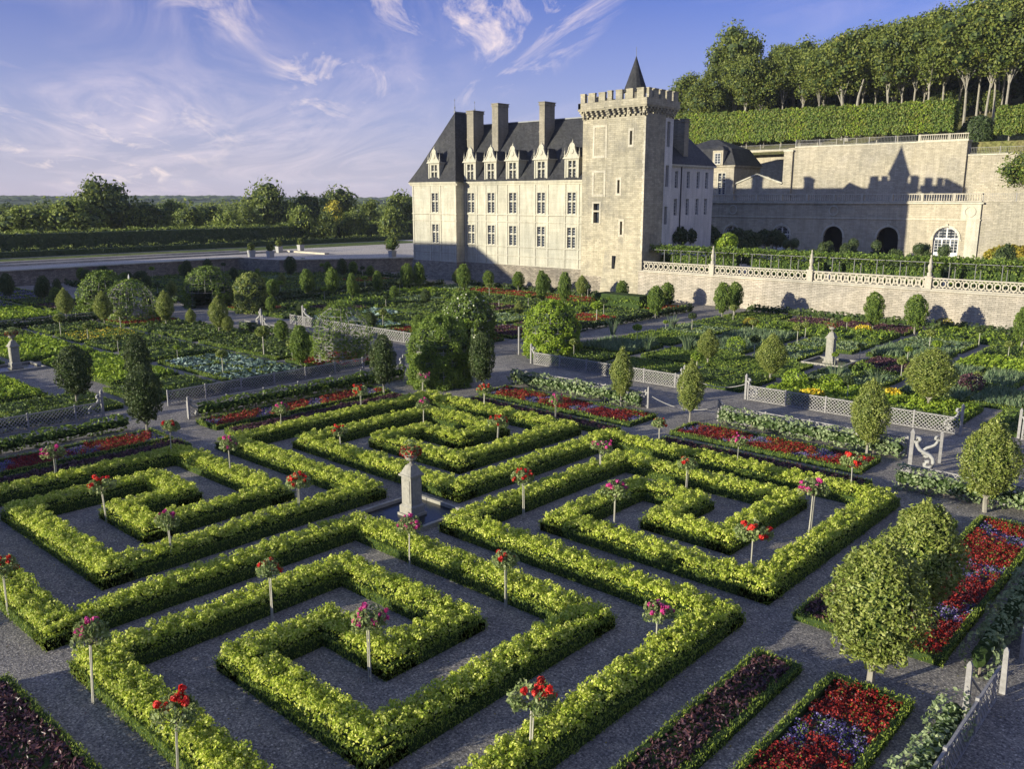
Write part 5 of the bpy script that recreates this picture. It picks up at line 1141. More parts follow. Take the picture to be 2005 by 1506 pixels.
# ------------------------------------------------------------------ orangery wall and upper retaining walls
def arch_fill(q, axis_y, xc, w, zs, r, ztop, m, n=10, depth=.4):
    """spandrels between a round arch and its square hole, plus the curved reveal"""
    pts = [(xc + r * math.cos(t), zs + r * math.sin(t)) for t in np.linspace(math.pi, 0, 2 * n + 1)]
    for (xa, za), (xb, zb) in zip(pts[:-1], pts[1:]):
        q.add([(xa, axis_y, za), (xb, axis_y, zb), (xb, axis_y, ztop), (xa, axis_y, ztop)], [(0, 1, 2, 3)], m); q.add([(xa, axis_y, za), (xa, axis_y + depth, za), (xb, axis_y + depth, zb), (xb, axis_y, zb)], [(0, 1, 2, 3)], m)
og = empty('orangery', (0, 0, 0), 'long two-level arcaded stone wall with two dark arches and a tall white arched window', 'building')
q = Wall(); YO = 138.; AR = [(-73.3, 1.35, 'w'), (-64.2, 1.45, 'w'), (-55.45, 1.55, 'd'), (-46.95, 1.6, 'd'), (-38.6, 1.75, 'w')]; zsp = 6.1
hs = [(x - r, x + r, 3.36 if k == 'd' else 3.5, zsp + r) for x, r, k in AR]
q.holes('y', YO, -78, -34.3, 3.2, 11.5, hs, .02, 'orangery_stone')
for x, r, k in AR: arch_fill(q, YO, x, 2 * r, zsp, r, zsp + r, 'orangery_stone', depth=.5)
q.add([(-34.3, YO, 3.2), (-34.3, YO + 3.2, 3.2), (-34.3, YO + 3.2, 11.5), (-34.3, YO, 11.5)], [(0, 1, 2, 3)], 'orangery_stone')
q.add([(-78, YO, 11.5), (-34.3, YO, 11.5), (-34.3, YO + 3.2, 11.5), (-78, YO + 3.2, 11.5)], [(0, 1, 2, 3)], 'orangery_stone'); q.obj('wall', og)
q = Q(); q.box(-78, YO - .12, 8.85, -34.2, YO + .01, 9.02, 'trim_stone'); q.box(-78, YO - .3, 11.2, -34., YO + .01, 11.45, 'trim_stone')
for x, r, k in AR:   # archivolts, keystones, imposts
    for t in np.linspace(0, math.pi, 14)[:-1]:
        a, b = t, t + math.pi / 13; q.bar((x + (r + .14) * math.cos(a), YO - .06, zsp + (r + .14) * math.sin(a)), (x + (r + .14) * math.cos(b), YO - .06, zsp + (r + .14) * math.sin(b)), .14, .26, 'trim_stone', (0, 1, 0)) if False else q.bar((x + (r + .14) * math.cos(a), YO - .05, zsp + (r + .14) * math.sin(a)), (x + (r + .14) * math.cos(b), YO - .05, zsp + (r + .14) * math.sin(b)), .16, .28, 'trim_stone')
    q.box(x - .16, YO - .2, zsp + r, x + .16, YO, zsp + r + .5, 'trim_stone'); q.box(x - r - .4, YO - .1, zsp - .2, x - r, YO, zsp, 'trim_stone'); q.box(x + r, YO - .1, zsp - .2, x + r + .4, YO, zsp, 'trim_stone')
q.box(-36.9, YO - .1, 9.03, -34.3, YO, 11.19, 'trim_stone'); q.box(-36., YO - .08, 3.4, -34.3, YO, 8.84, 'trim_stone')
for x in (-73.2, -55.6, -35.7):
    for t in np.linspace(0, 2 * math.pi, 19)[:-1]:
        a, b = t, t + math.pi / 9; q.bar((x + .72 * math.cos(a), YO - .14, 10.1 + .72 * math.sin(a)), (x + .72 * math.cos(b), YO - .14, 10.1 + .72 * math.sin(b)), .1, .16, 'trim_stone')
q.obj('mouldings', og)
for x, r, k in AR:
    if k == 'w': continue
    q = Q()
    if k == 'd': q.box(x - r - .3, YO + 3, 3.2, x + r + .3, YO + 3.1, 8, 'dark_interior'); q.box(x - r - .3, YO + .5, 3.2, x - r, YO + 3, 8, 'dark_interior'); q.box(x + r, YO + .5, 3.2, x + r + .3, YO + 3, 8, 'dark_interior'); q.box(x - r, YO + .5, 7.9, x + r, YO + 3, 8, 'dark_interior'); q.obj('arch_recess', og)
for x, r, k in AR:
    if k != 'w': continue
    q = Q(); yy = YO + .35; q.box(-r, 0, 0, r, .04, zsp + r - 3.36, 'window_glass'); g = q
    q = Q()
    for a in (-r, -r / 3 - .09, r / 3 - .09, r - .18): q.box(a, -.06, 0, a + .18, 0, zsp - 3.36, 'white_paint')
    q.box(-r + .18, -.05, 0, r - .18, -.002, .8, 'white_paint'); q.box(-r, -.07, zsp - 3.42, r, 0, zsp - 3.24, 'white_paint')
    for i in range(3):
        a = -r + .18 + i * (2 * r - .18) / 3; b = a + (2 * r - .18) / 3 - .18
        q.box((a + b) / 2 - .03, -.04, .8, (a + b) / 2 + .03, 0, zsp + r * .85 - 3.36, 'white_paint')
        for j in range(1, 9): q.box(a, -.04, .8 + j * .42, b, 0, .84 + j * .42, 'white_paint')
    for t in np.linspace(0, math.pi, 11)[:-1]: q.bar(((r - .08) * math.cos(t), -.04, zsp - 3.36 + (r - .08) * math.sin(t)), ((r - .08) * math.cos(t + math.pi / 10), -.04, zsp - 3.36 + (r - .08) * math.sin(t + math.pi / 10)), .08, .16, 'white_paint')
    q.box(-.09, -.055, zsp - 3.24, .09, -.001, zsp + r - 3.5, 'white_paint')
    w = q.obj('arched_window', og, (x, yy, 3.36)); g.obj('pane', w)
og.scale = (.949, 1, .949); og.location = (0, -7, .61)
def baluster_rail(label, x0, x1, y, z, h, st=.28, name='balustrade', rz=0.):
    L = x1 - x0; r = empty(name, (x0, y, z), label, 'balustrade', None, rz); q = Q(); q.box(0, -.16, 0, L, .16, .14, 'balustrade_stone'); q.box(0, -.18, h - .14, L, .18, h, 'balustrade_stone')
    k = 0.
    while k < L: q.box(k, -.2, -.003, min(L, k + .35), .2, h + .03, 'balustrade_stone'); k += 4.2
    q.obj('rails', r); q = Q(); n = int(L / st)
    for i in range(n): q.lathe([(.05, .14), (.10, .3), (.05, h * .6), (.08, h - .14)], 'balustrade_stone', (i + .5) * L / n, 0, 5)
    q.obj('balusters', r); return r
baluster_rail('long stone balustrade on top of the orangery wall, mostly shaded', -74, -32.55, 130.95, 11.52, 1.14, .33)
uw = empty('upper_retaining_wall', (0, 0, 0), 'tall pale retaining wall above the orangery carrying the castle shadow', 'wall')
q = Q(); q.box(-65.3, 141.2, 3., -44.9, 143, 20.2, 'retaining_stone'); q.box(-44.9, 140.9, 3., -37.8, 143, 20.2, 'retaining_stone'); q.box(-37.8, 141.3, 3, 12, 143, 18.1, 'retaining_stone')
q.box(-65.9, 140.8, 11, -64.4, 142.4, 19.6, 'retaining_stone'); q.obj('masonry', uw)
q = Q(); q.box(-66, 140.7, 19.6, -64.3, 142.5, 19.85, 'trim_stone'); q.box(-64.2, 141.1, 20.2, -44.9, 143.1, 20.4, 'trim_stone'); q.box(-44.9, 140.8, 20.2, -37.7, 143.1, 20.42, 'trim_stone'); q.box(-37.7, 141.2, 18.1, 12, 143.1, 18.3, 'trim_stone'); q.obj('coping', uw)
baluster_rail('short bright stone balustrade at the top corner of the upper retaining wall', -44.8, -37.8, 141.3, 20.42, .95, .3)
def railing(label, x0, x1, y, z, h=.95):
    L = x1 - x0; q = Q(); q.box(0, -.02, h - .04, L, .02, h, 'grey_wood'); q.box(0, -.02, .1, L, .02, .14, 'grey_wood')
    for i in range(int(L / .22)): q.box(i * .22, -.012, .14, i * .22 + .024, .012, h - .04, 'grey_wood')
    for i in range(int(L / 4) + 1): q.box(i * 4 - .05, -.05, 0, i * 4 + .05, .05, h + .1, 'grey_wood')
    tag(q.obj('railing', None, (x0, y, z)), label, 'railing')
railing('thin grey railing along the top of the upper retaining wall', -64.2, -45, 141.4, 20.4)
railing('thin grey railing on the lower step at the right of the upper wall', -37.6, 8, 141.6, 18.3)
railing('thin iron railing on the wall right of the orangery', -32.5, 8, 131.1, 11.57, 1.05)
lw = empty('left_retaining_wall', (0, 0, 0), 'lower pale retaining wall with a shaded gabled front behind the side wing', 'wall')
q = Q(); q.box(-104, 160, 8., -65, 162, 20.9, 'retaining_stone')
v = [(-80, 140.8, 11), (-65.9, 140.8, 11), (-65.9, 140.8, 14.2), (-68.5, 140.8, 15.6), (-70.5, 140.8, 15.9), (-78, 140.8, 13.0)]
q.add([v[0], v[1], v[2], v[5]], [(0, 1, 2, 3)], 'retaining_stone'); q.add([v[5], v[2], v[3], v[4]], [(0, 1, 2, 3)], 'retaining_stone')
q.box(-80, 140.9, 11, -65.9, 141.6, 12.9, 'retaining_stone'); q.obj('masonry', lw)
q = Q(); q.bar((-78.2, 140.9, 13.1), (-70.5, 140.9, 16.05), .6, .22, 'trim_stone'); q.bar((-70.5, 140.9, 16.05), (-65.9, 140.9, 14.5), .6, .22, 'trim_stone'); q.box(-104, 159.9, 20.9, -65, 162.1, 21.1, 'trim_stone'); q.obj('coping', lw)
railing('thin grey railing on the pale wall between side wing and tall retaining wall', -104, -65.2, 160.4, 21.1)
sheet('orangery_terrace', -90, 131.2, -32.6, 141, 11.5, 'pale_gravel', .2)
q = Q(); q.box(-32.55, 131.2, 2.5, 12, 141.3, 11.52, 'retaining_stone'); tag(q.obj('side_retaining_wall'), 'plain rough wall to the right of the orangery front', 'wall')
# upper terrace, woodland slope
def terrain(name, xs, ys, fz, m, kind='structure'):
    V = [(x, y, fz(x, y)) for y in ys for x in xs]; n = len(xs); q = Q(); q.add(V, [(j * n + i, j * n + i + 1, (j + 1) * n + i + 1, (j + 1) * n + i) for j in range(len(ys) - 1) for i in range(n - 1)], m); o = q.obj(name, smooth=True); tag(o, kind=kind); return o
sheet('upper_terrace', -65, 143, 40, 160, 20.1, 'woodland_floor', 6); sheet('left_upper_terrace', -106, 162, -65, 166, 20.6, 'woodland_floor', 10)
def hill(x, y):
    s = np.clip((y - 158) / 160, 0, 1); w = 1 / (1 + math.exp(-(x + 118) / 7)); return (20.2 + 30 * s ** .85 + max(0, (x + 60)) * .10 * min(1, (y - 155) / 20)) * w - .4 * (1 - w)
terrain('woodland_slope', np.linspace(-170, 90, 53), np.linspace(158, 420, 45), hill, 'woodland_floor')

# ------------------------------------------------------------------ trees
def leafy_tree(kind, seed, Hh, W, trunk_h, mat, n_cl=26, per=85, leaf=.5, trunk='bark', fork=False, name='tree', flat=1., light=None, tr=.17, boxy=False):
    """trunk with limbs carrying many leaf clumps; crown from trunk_h to Hh"""
    global rng
    rng = np.random.default_rng(seed); r = empty(name, (0, 0, 0), 'x', 'tree'); q = Q(); ch = Hh - trunk_h; zc = trunk_h + ch * .5
    lean = rng.normal(0, .25, 2); top = np.array((lean[0], lean[1], trunk_h + ch * .45))
    q.tube([(0, 0, -.5), (lean[0] * .3, lean[1] * .3, trunk_h * .5), (lean[0] * .7, lean[1] * .7, trunk_h), top], [tr * 1.3, tr, tr * .8, tr * .4], trunk, 7)
    cl = []
    for i in range(n_cl):
        v = rng.normal(0, 1, 3); v /= np.linalg.norm(v); k = rng.uniform(.35, 1.) ** .6
        if boxy: v = rng.uniform(-1, 1, 3); k = 1
        c = np.array((lean[0], lean[1], zc)) + v * k * np.array((W * .5, W * .5 * flat, ch * .5)) * (.80 if not boxy else .86)
        tp = 1. if boxy else 1 - .25 * max(0, v[2]); c[:2] *= tp; cl.append(c)
    for i in range(0, n_cl, 3 if n_cl > 12 else 2):
        b = np.array((lean[0] * .8, lean[1] * .8, trunk_h * rng.uniform(.75, 1.2))); q.tube([b, (b + cl[i]) / 2 + (0, 0, ch * .04), cl[i]], [tr * .45, tr * .3, tr * .1], trunk, 5)
    a = q.obj('trunk', r); q = Q(); rb = W * (.17 if n_cl > 16 else .26)
    for c in cl:
        s = rb * rng.uniform(.75, 1.3); P, N = shell(per, c, (s, s, s * .8)); P += rng.normal(0, s * .12, P.shape)
        q.leaves(P, N, leaf, leaf * .62, mat if (light is None or rng.random() > .35) else light, .6); q.blob(c, (s * .5, s * .5, s * .38), 'dark_leaf', 2)
    b = q.obj('crown', r); return reg(r, a, b)
FT = [leafy_tree('f', 101, 19, 10, 7.2, 'forest_leaf', 46, 150, .46, 'pale_bark'), leafy_tree('f', 102, 20, 9.8, 8.0, 'forest_leaf', 42, 150, .46, 'pale_bark', light='lime_leaf'),
      leafy_tree('f', 103, 18, 10, 6.8, 'lime_leaf', 42, 150, .46, 'pale_bark', light='forest_leaf'), leafy_tree('f', 104, 20, 9, 8.8, 'forest_leaf', 40, 150, .46, 'pale_bark')]
LOW = [leafy_tree('f', 105, 9, 8, 1.2, 'forest_leaf', 26, 80, .6, 'bark', light='dark_topiary_leaf'), leafy_tree('f', 106, 7, 7, .8, 'dark_topiary_leaf', 22, 80, .6, 'bark')]
rng = np.random.default_rng(77)
def hz(x, y): return hill(x, y) - .3
# front row with named trunks (pixel x, py of visible base, py of top, Y)
FR = [(1322, 215, 172, 'low leafy tree closest to the keep at the wood edge'), (1345, 130, 172, 'tree at the lower left end of the hillside wood, second from the keep'), (1375, 150, 168, 'pale leafy tree on the left slope of the wood'), (1403, 120, 170, 'slanting pale-trunked tree left of the tall dome crown'), (1441, 38, 176, 'tallest dome-crowned tree standing out at the left of the wood'), (1470, 95, 168, 'pale-trunked tree right below the tallest dome crown'),
      (1497, 110, 170, 'thin-trunked tree where the dark gap in the wood begins'), (1540, 80, 172, 'tree with single thin trunk in the dark gap of the wood'), (1578, 68, 174, 'tree right of the dark gap, trunk half hidden'), (1612, 60, 168, 'tree with paired pale trunks left of the big forked one'), (1666, 45, 167, 'tree with a big Y-shaped forked pale trunk in the middle of the wood'), (1703, 40, 170, 'slim tree right of the Y-forked trunk'), (1728, 38, 172, 'straight tall-trunked tree between the fork and the thick trunk'),
      (1757, 28, 168, 'tree with the thickest straight pale trunk in the wood'), (1784, 20, 171, 'slim tree just right of the thickest trunk'), (1806, 15, 170, 'tree with close twin trunks above the lime hedge'), (1838, 5, 168, 'curved-trunk tree above the right end of the lime hedge'), (1868, -10, 170, 'tree leaning left near the steps gap'), (1915, -20, 166, 'tree with tall bare trunk over the sunlit slope gap'), (1938, -15, 170, 'slim tree right of the sunlit slope gap'), (1956, -20, 167, 'bent-trunk tree near the right edge of the wood'), (1975, -30, 169, 'pale-trunked tree second from the right edge'), (1997, -30, 166, 'pale-trunked tree cut by the right edge')]
for i, (px, ty, Y, lb) in enumerate(FR):
    x, zt = onY(px, ty, Y); z = hz(x, Y); src = FT[i % 4] if i > 0 else LOW[0]; h0 = [19, 20, 18, 20][i % 4] if i else 9
    s = np.clip((zt - z) / h0, .5, 1.5); dup(src, (x, Y, z), rng.uniform(0, 6), (s * .95, s * .95, s), lb, 'trees along the front of the hillside wood')
# fork
x, _ = onY(1666, 200, 166.4); z = hz(x, 166.4)
q = Q(); q.tube([(0, 0, 0), (0, 0, 4.2)], [.5, .42], 'pale_bark', 8); q.tube([(0, 0, 4.0), (-1.2, 0, 5.6), (-1.6, 0, 8.0), (-2.0, 0, 11)], [.36, .3, .24, .12], 'pale_bark', 7); q.tube([(0, 0, 4.0), (1.3, 0, 5.4), (1.5, 0, 8.0), (2.2, 0, 11)], [.34, .3, .22, .12], 'pale_bark', 7); tag(q.obj('forked_trunk', None, (x, 166.0, z)), 'pale Y-forked tree trunk standing out in the middle of the hillside wood', 'tree trunk')
# rows behind: counted trees sharing one look
rows = []
for j in range(7):
    Y = 176 + j * 9 + (j > 2) * 4; x = -112 + (j % 2) * 3
    while x < -25 + j * 3:
        rows.append((x + rng.uniform(-1.5, 1.5), Y + rng.uniform(-2.5, 2.5), j)); x += 6.3
for i, (x, Y, j) in enumerate(rows):
    t = np.clip((x + 112) / 16, .35, 1); s = rng.uniform(.85, 1.05) * t * (.93 if j > 2 else .98); z = hz(x, Y)
    dup(FT[i % 4], (x, Y, z), rng.uniform(0, 6), (s * rng.uniform(.9, 1.1), s, s), 'round-crowned green tree deep in the hillside wood behind the front row of trunks', 'trees deep in the hillside wood')
for i in range(96):
    x = -112 + (i % 48) * 1.85 + rng.uniform(-.8, .8); Y = rng.uniform(177, 182) + (i >= 48) * 12; s = rng.uniform(.45, .8) + (i >= 48) * .95
    if -44 < x < -36 and i < 48: continue
    dup(LOW[i % 2], (x, Y, hz(x, Y)), rng.uniform(0, 6), (s, s, s), 'low dark bush of the undergrowth between the pale trunks of the hillside wood', 'undergrowth bushes in the hillside wood')
# pleached limes
def lime_proto(seed, mat, light):
    global rng
    rng = np.random.default_rng(seed); r = empty('pleached_lime', (0, 0, 0), 'x', 'tree'); q = Q(); q.tube([(0, 0, 0), (0, 0, 2.6)], [.13, .11], 'pale_bark', 7); a = q.obj('trunk', r)
    q = Q(); n = 3800; f = rng.integers(0, 6, n); u = rng.uniform(-1, 1, (n, 3)); hx, hy, hz_ = 1.8, 1.5, 2.35
    ax = np.array([0, 0, 1, 1, 1, 2])[f]; sg = np.array([-1, 1, -1, -1, 1, 1])[f]
    N = np.zeros((n, 3)); N[np.arange(n), ax] = sg; u[np.arange(n), ax] = sg * rng.uniform(.86, 1.05, n)
    P = u * (hx, hy, hz_) + (0, 0, 4.45); P += .16 * np.sin(P[:, [1, 2, 0]] * 2.3 + seed) + rng.normal(0, .10, P.shape); mk = rng.random(n) < .4
    q.leaves(P[mk], N[mk], .36, .22, light, .7); q.leaves(P[~mk], N[~mk], .36, .22, mat, .7); q.box(-hx + .25, -hy + .25, 2.35, hx - .25, hy - .25, 6.5, 'hedge_core'); b = q.obj('crown', r); return reg(r, a, b)
PL = [lime_proto(111, 'lime_leaf', 'mid_leaf'), lime_proto(112, 'lime_leaf', 'bright_leaf'), lime_proto(113, 'mid_leaf', 'lime_leaf')]
rng = np.random.default_rng(78); x = -91.; k = 0
while x < -41:
    Yl = 163.5 if x < -66 else 150; zz = 20.6 if x < -66 else 20.1; tot = onY(*((1340 + (x + 91) / 50 * 565), 212 - (x + 91) / 50 * 25), 150)[1]
    f = 1 if x > -66 else 1.09; zz -= 0 if x > -66 else .2
    xp = x * f; pxl = CX + F * (xp * rt[0] + Yl * rt[1]) / (xp * fw[0] + Yl * fw[1]); tpy = 226 - (pxl - 1340) * 31 / 560; s = (onY(pxl, tpy, Yl - 1.5)[1] - zz) / 6.75
    dup(PL[k % 3], (xp, Yl, zz), 0, (f * .98, 1, s), 'pleached lime tree, %s from the keep in the clipped row on the upper terrace' % (ORD[k] if k < 20 else 'last'), 'pleached limes on the upper terrace'); x += 3.35; k += 1
for i, (x, s) in enumerate(((-34.6, .85), (-30.8, .85), (-27, .85))): dup(PL[i], (x, 150, 19.6), 0, (1, 1, s), 'pleached lime tree right of the slope gap, %s in the row' % ORD[i], 'pleached limes right of the gap')
q = Q(); P, N = shell(2600, (0, 0, 2.4), (2.6, 2., 2.6), -.6); q.leaves(P, N, .4, .25, 'dark_leaf', .6); q.blob((0, 0, 2.3), (2.2, 1.7, 2.2), 'dark_leaf', 4); tag(q.obj('gap_shade_bush', None, (onY(1915, 260, 153)[0], 153, 19.6)), 'near-black bush mass added for the shaded gap between the clipped lime rows', 'tree')  # dark bush added in place of the gap's shadow
terrace_hedge('low clipped hedge under the limes at the right of the slope gap', -36.2, -10, 147, 18.9, 1.2, .5, 'mid_leaf')
BT = leafy_tree('b', 121, 8.5, 8.5, 2.6, 'lime_leaf', 34, 130, .42, 'bark', light='mid_leaf', name='spreading_tree'); rng = np.random.default_rng(79)
dup(BT, (-27.9, 133.5, 11.3), .4, (.95, .95, .80), 'broad round green tree at the right edge growing above the orangery railing', None)
# garden steps landing the tree stands on is part of the wall at the right
# ------------------------------------------------------------------ left background: parterre terrace, moat wall, hedges, far trees
mw = empty('moat_wall', (0, 0, 0), 'long low wall below the water-garden terrace at the far left', 'wall')
q = Q(); q.box(-134, -10, -.3, -132, 78, 2.1, 'rubble_and_shade_line_stone'); q.bar((-133, 77.5, .9), (-121, 79, .9), 1., 2.4, 'rubble_and_shade_line_stone'); q.bar((-121.4, 78.4, .95), (-105, 104.5, .95), 1., 2.5, 'rubble_and_shade_line_stone'); q.obj('masonry', mw)
q = Q(); q.box(-134.1, -10, 2.1, -131.8, 78, 2.26, 'trim_stone'); q.bar((-121.4, 78.2, 2.28), (-105, 104.3, 2.28), 1.2, .16, 'trim_stone'); q.obj('coping', mw)
V = [(-133, -40), (-133, 77.5), (-121, 79), (-105, 104.5), (-102, 106), (-102, 260), (-330, 260), (-330, -40)]
me = bpy.data.meshes.new('parterre_ground'); me.from_pydata([(a, b, 2.2) for a, b in V], [], [tuple(range(len(V)))]); me.materials.append(M['pale_gravel']); o = bpy.data.objects.new('parterre_ground', me); C.objects.link(o); tag(o, kind='structure')
for x0, y0, x1, y1, lb in ((-140.6, 20, -139.8, 92, 'low stone kerb running along the pale terrace, nearest line'), (-147, 30, -146.2, 86, 'low stone kerb running along the pale terrace, second line'), (-140.6, 92, -128, 93, 'short stone kerb across the pale terrace near the white planters')):
    q = Q(); q.box(x0, y0, 2.1, x1, y1, 2.5, 'balustrade_stone'); tag(q.obj('stone_kerb'), lb, 'kerb')
q = Q(); q.box(-158, 20, 2.19, -147.5, 135, 2.215, 'meadow'); tag(q.obj('parterre_lawn'), kind='structure')
def xhedge(label, X, y0, y1, z0, h, w, mat, leaf, dens, light=None, name='long_hedge'):
    r = empty(name, (X, (y0 + y1) / 2, z0), label, 'hedge'); L = y1 - y0; q = Q(); q.box(-w + .25, -L / 2, 0, w - .25, L / 2, h - .3, 'dark_leaf')
    n = int(L * (h + 2 * w) * dens); f = rng.random(n) < 2 * w / (h + 2 * w); yy = rng.uniform(-L / 2, L / 2, n); lump = .22 * np.sin(yy * .9) + .18 * np.sin(yy * 2.3)
    P = np.column_stack([np.where(f, rng.uniform(-w, w, n), w + lump * .5 + rng.normal(0, .1, n)), yy, np.where(f, h + lump + rng.normal(0, .15, n), rng.uniform(0, h, n))]); N = np.where(f[:, None], (0, 0, 1), (1, 0, .2))
    a = f if light else np.zeros(n, bool); q.leaves(P[~a], N[~a], leaf, leaf * .6, mat, .7)
    if light: q.leaves(P[a], N[a], leaf, leaf * .6, light, .7)  # paler top leaves put the sunlit top into the colour
    q.obj('foliage', r)
xhedge('low clipped hedge along the far edge of the pale terrace', -160, 25, 150, 2.2, 1.3, .7, 'dark_topiary_leaf', .4, 7, 'far_leaf')
ztop = onX(0, 456, -178)[1]
xhedge('tall dark clipped hedge wall behind the pale terrace, from the left edge to the castle', -178, 25, 190, 0, ztop, 2.2, 'dark_topiary_leaf', .6, 5, 'far_light_leaf', 'tall_hedge')
def planter(px, py, ty, X, label):
    y = onX(px, py, X)[0]; zt = onX(px, ty, X)[1]; r = empty('planter', (X, y, 2.2), label, 'planter', 'white planters with clipped shrubs on the pale terrace'); q = Q(); q.frustum(0, 0, 0, 1.15, .42, .42, .52, .52, 'aged_white'); q.obj('box', r)
    h = max(1.2, zt - 2.2 - 1.1); q = Q(); P, N = shell(380, (0, 0, 1.15 + h * .5), (h * .5, h * .5, h * .55)); q.leaves(P, N, .25, .16, 'lime_leaf', .6); q.blob((0, 0, 1.15 + h * .48), (h * .38, h * .38, h * .42), 'hedge_core', 3); q.obj('shrub', r)
for px, py, ty, X, lb in ((493, 507, 478, -132, 'white planter with a cone shrub, leftmost of the group'), (530, 508, 484, -128, 'white planter with round shrub, second from the left and nearest'), (547, 495, 472, -139, 'white planter with round shrub, third from the left'), (589, 491, 469, -141, 'white planter with round shrub, fourth from the left'), (768, 491, 463, -113, 'white planter beside the castle pavilion')): planter(px, py, ty, X, lb)
FR2 = [leafy_tree('g', 131, 14, 14, 2.0, 'far_leaf', 44, 95, .75, 'bark'), leafy_tree('g', 132, 16, 13, 3.0, 'far_leaf', 44, 95, .75, 'bark', light='far_light_leaf'), leafy_tree('g', 133, 12, 12, 1.2, 'far_light_leaf', 36, 95, .75, 'bark', light='far_leaf'), leafy_tree('g', 134, 16, 6, 1.5, 'far_leaf', 34, 80, .6, 'bark'), leafy_tree('g', 135, 10, 8, .8, 'yellow_tree_leaf', 30, 80, .6, 'bark', light='far_light_leaf'), leafy_tree('g', 136, 14, 13, 1.5, 'forest_leaf', 44, 95, .75, 'bark', light='dark_topiary_leaf')]
FH = [14, 16, 12, 16, 10, 14]; FW = [14, 13, 12, 6, 8, 13]; rng = np.random.default_rng(80)
BG = [(222, 345, 118, 5, 235, 'biggest dark round tree left of centre on the horizon'), (165, 388, 95, 2, 225, 'paler tree leaning out left of the biggest dark tree'), (300, 392, 80, 5, 232, 'dark lower tree right of the biggest dark tree'), (527, 354, 110, 0, 235, 'large dark green oak-like tree between the left tree mass and the castle'),
      (610, 374, 75, 5, 240, 'dark flat-topped tree right of the oak-like tree'), (672, 362, 80, 1, 238, 'full bright-green tree behind the yellow one'), (660, 388, 42, 4, 222, 'golden-yellow autumn tree in front of a green one'), (730, 376, 42, 3, 236, 'narrow upright dark tree left of the castle'), (790, 370, 60, 1, 245, 'thin airy tree touching the castle pavilion roof'), (600, 404, 62, 2, 215, 'round grey-green tree in front of the oak-like tree'),
      (455, 415, 70, 2, 212, 'yellow-green low tree above the hedge in the middle'), (385, 400, 70, 1, 225, 'bright mid-height tree between the two big dark ones'), (350, 392, 60, 2, 240, 'light-topped tree right of the left tree mass'), (425, 398, 60, 1, 235, 'leafy green tree left of the oak-like tree'), (60, 405, 90, 2, 225, 'mid-green tree near the left edge over the hedge'), (110, 395, 75, 5, 240, 'dark tree between the left edge and the pale leaning tree'),
      (15, 412, 70, 0, 228, 'dark green tree at the left edge over the hedge'), (700, 405, 55, 1, 218, 'bushy green tree right of the golden one'), (770, 405, 55, 2, 216, 'bushy pale green tree just left of the pavilion'), (640, 412, 50, 0, 214, 'low dark bushy tree left of the golden one'), (500, 398, 60, 0, 222, 'dark bushy tree left under the oak-like crown'), (35, 398, 80, 5, 270, 'dark distant tree at the far left skyline')]
for px, ty, w, k, D, lb in BG:
    x, y = atdist(px, D); zt = zat(px, ty, x, y); dd = math.sqrt(x * x + y * y); s = (zt + .5) / FH[k]; sw = w / F * dd / FW[k] * 1.05
    dup(FR2[k], (x, y, -.3), rng.uniform(0, 6), (sw, sw, s), lb, 'trees beyond the tall hedge')
# far belt: one mass nobody could count
q = Q()
for j in range(3):
    D = 290 + j * 90; n = 95
    for i in range(n):
        px = -60 + i * 9.6 + rng.uniform(-4, 4); x, y = atdist(px, D + rng.uniform(-25, 25)); h = rng.uniform(6, 8.5) + j * .6; w = rng.uniform(6, 9)
        for _ in range(5):
            c = np.array((x, y, h * .5)) + rng.normal(0, 1, 3) * (w * .3, w * .3, h * .22); P, N = shell(50, c, (w * .38, w * .38, h * .34)); q.leaves(P, N, 1.3, .85, 'far_leaf' if rng.random() > .25 else 'far_light_leaf', .6)
        q.blob((x, y, h * .42), (w * .45, w * .45, h * .42), 'dark_leaf', 3)
tag(q.obj('distant_woods'), 'green belt of distant woods behind the garden trees', 'woods', kind='stuff')
# far low hills
def hills(x, y):
    d = math.hypot(x, y); a = math.atan2(x, y); return -2 + max(0, min(1, (d - 500) / 1500)) * (13.5 + 1.5 * math.sin(a * 9) + 1.2 * math.sin(a * 23 + 1) + .8 * math.sin(d * .01))
th = np.radians(np.linspace(-115, -20, 90)); ds = [480, 700, 900, 1150, 1400, 1700, 2000, 2300, 2600]
V = [(d * math.sin(a), d * math.cos(a), hills(d * math.sin(a), d * math.cos(a))) for d in ds for a in th]; n = len(th)
q = Q(); q.add(V, [(j * n + i, (j + 1) * n + i, (j + 1) * n + i + 1, j * n + i + 1) for j in range(len(ds) - 1) for i in range(n - 1)], 'hill_woods'); tag(q.obj('hills', smooth=False), kind='structure')
q = Q()
for D, cnt in ((520, 260), (760, 260), (1100, 260), (1600, 260), (2050, 300)):
    for i in range(cnt):
        x, y = atdist(-80 + 2080 * rng.random() * .47, D * rng.uniform(.93, 1.07)); z = hills(x, y); w = D * .007; q.blob((x, y, z), (w, w, w * rng.uniform(.2, .4)), 'hill_woods', 2, .2)
tag(q.obj('distant_hill_woods'), 'bluish wooded ridge on the horizon', 'woods', kind='stuff')

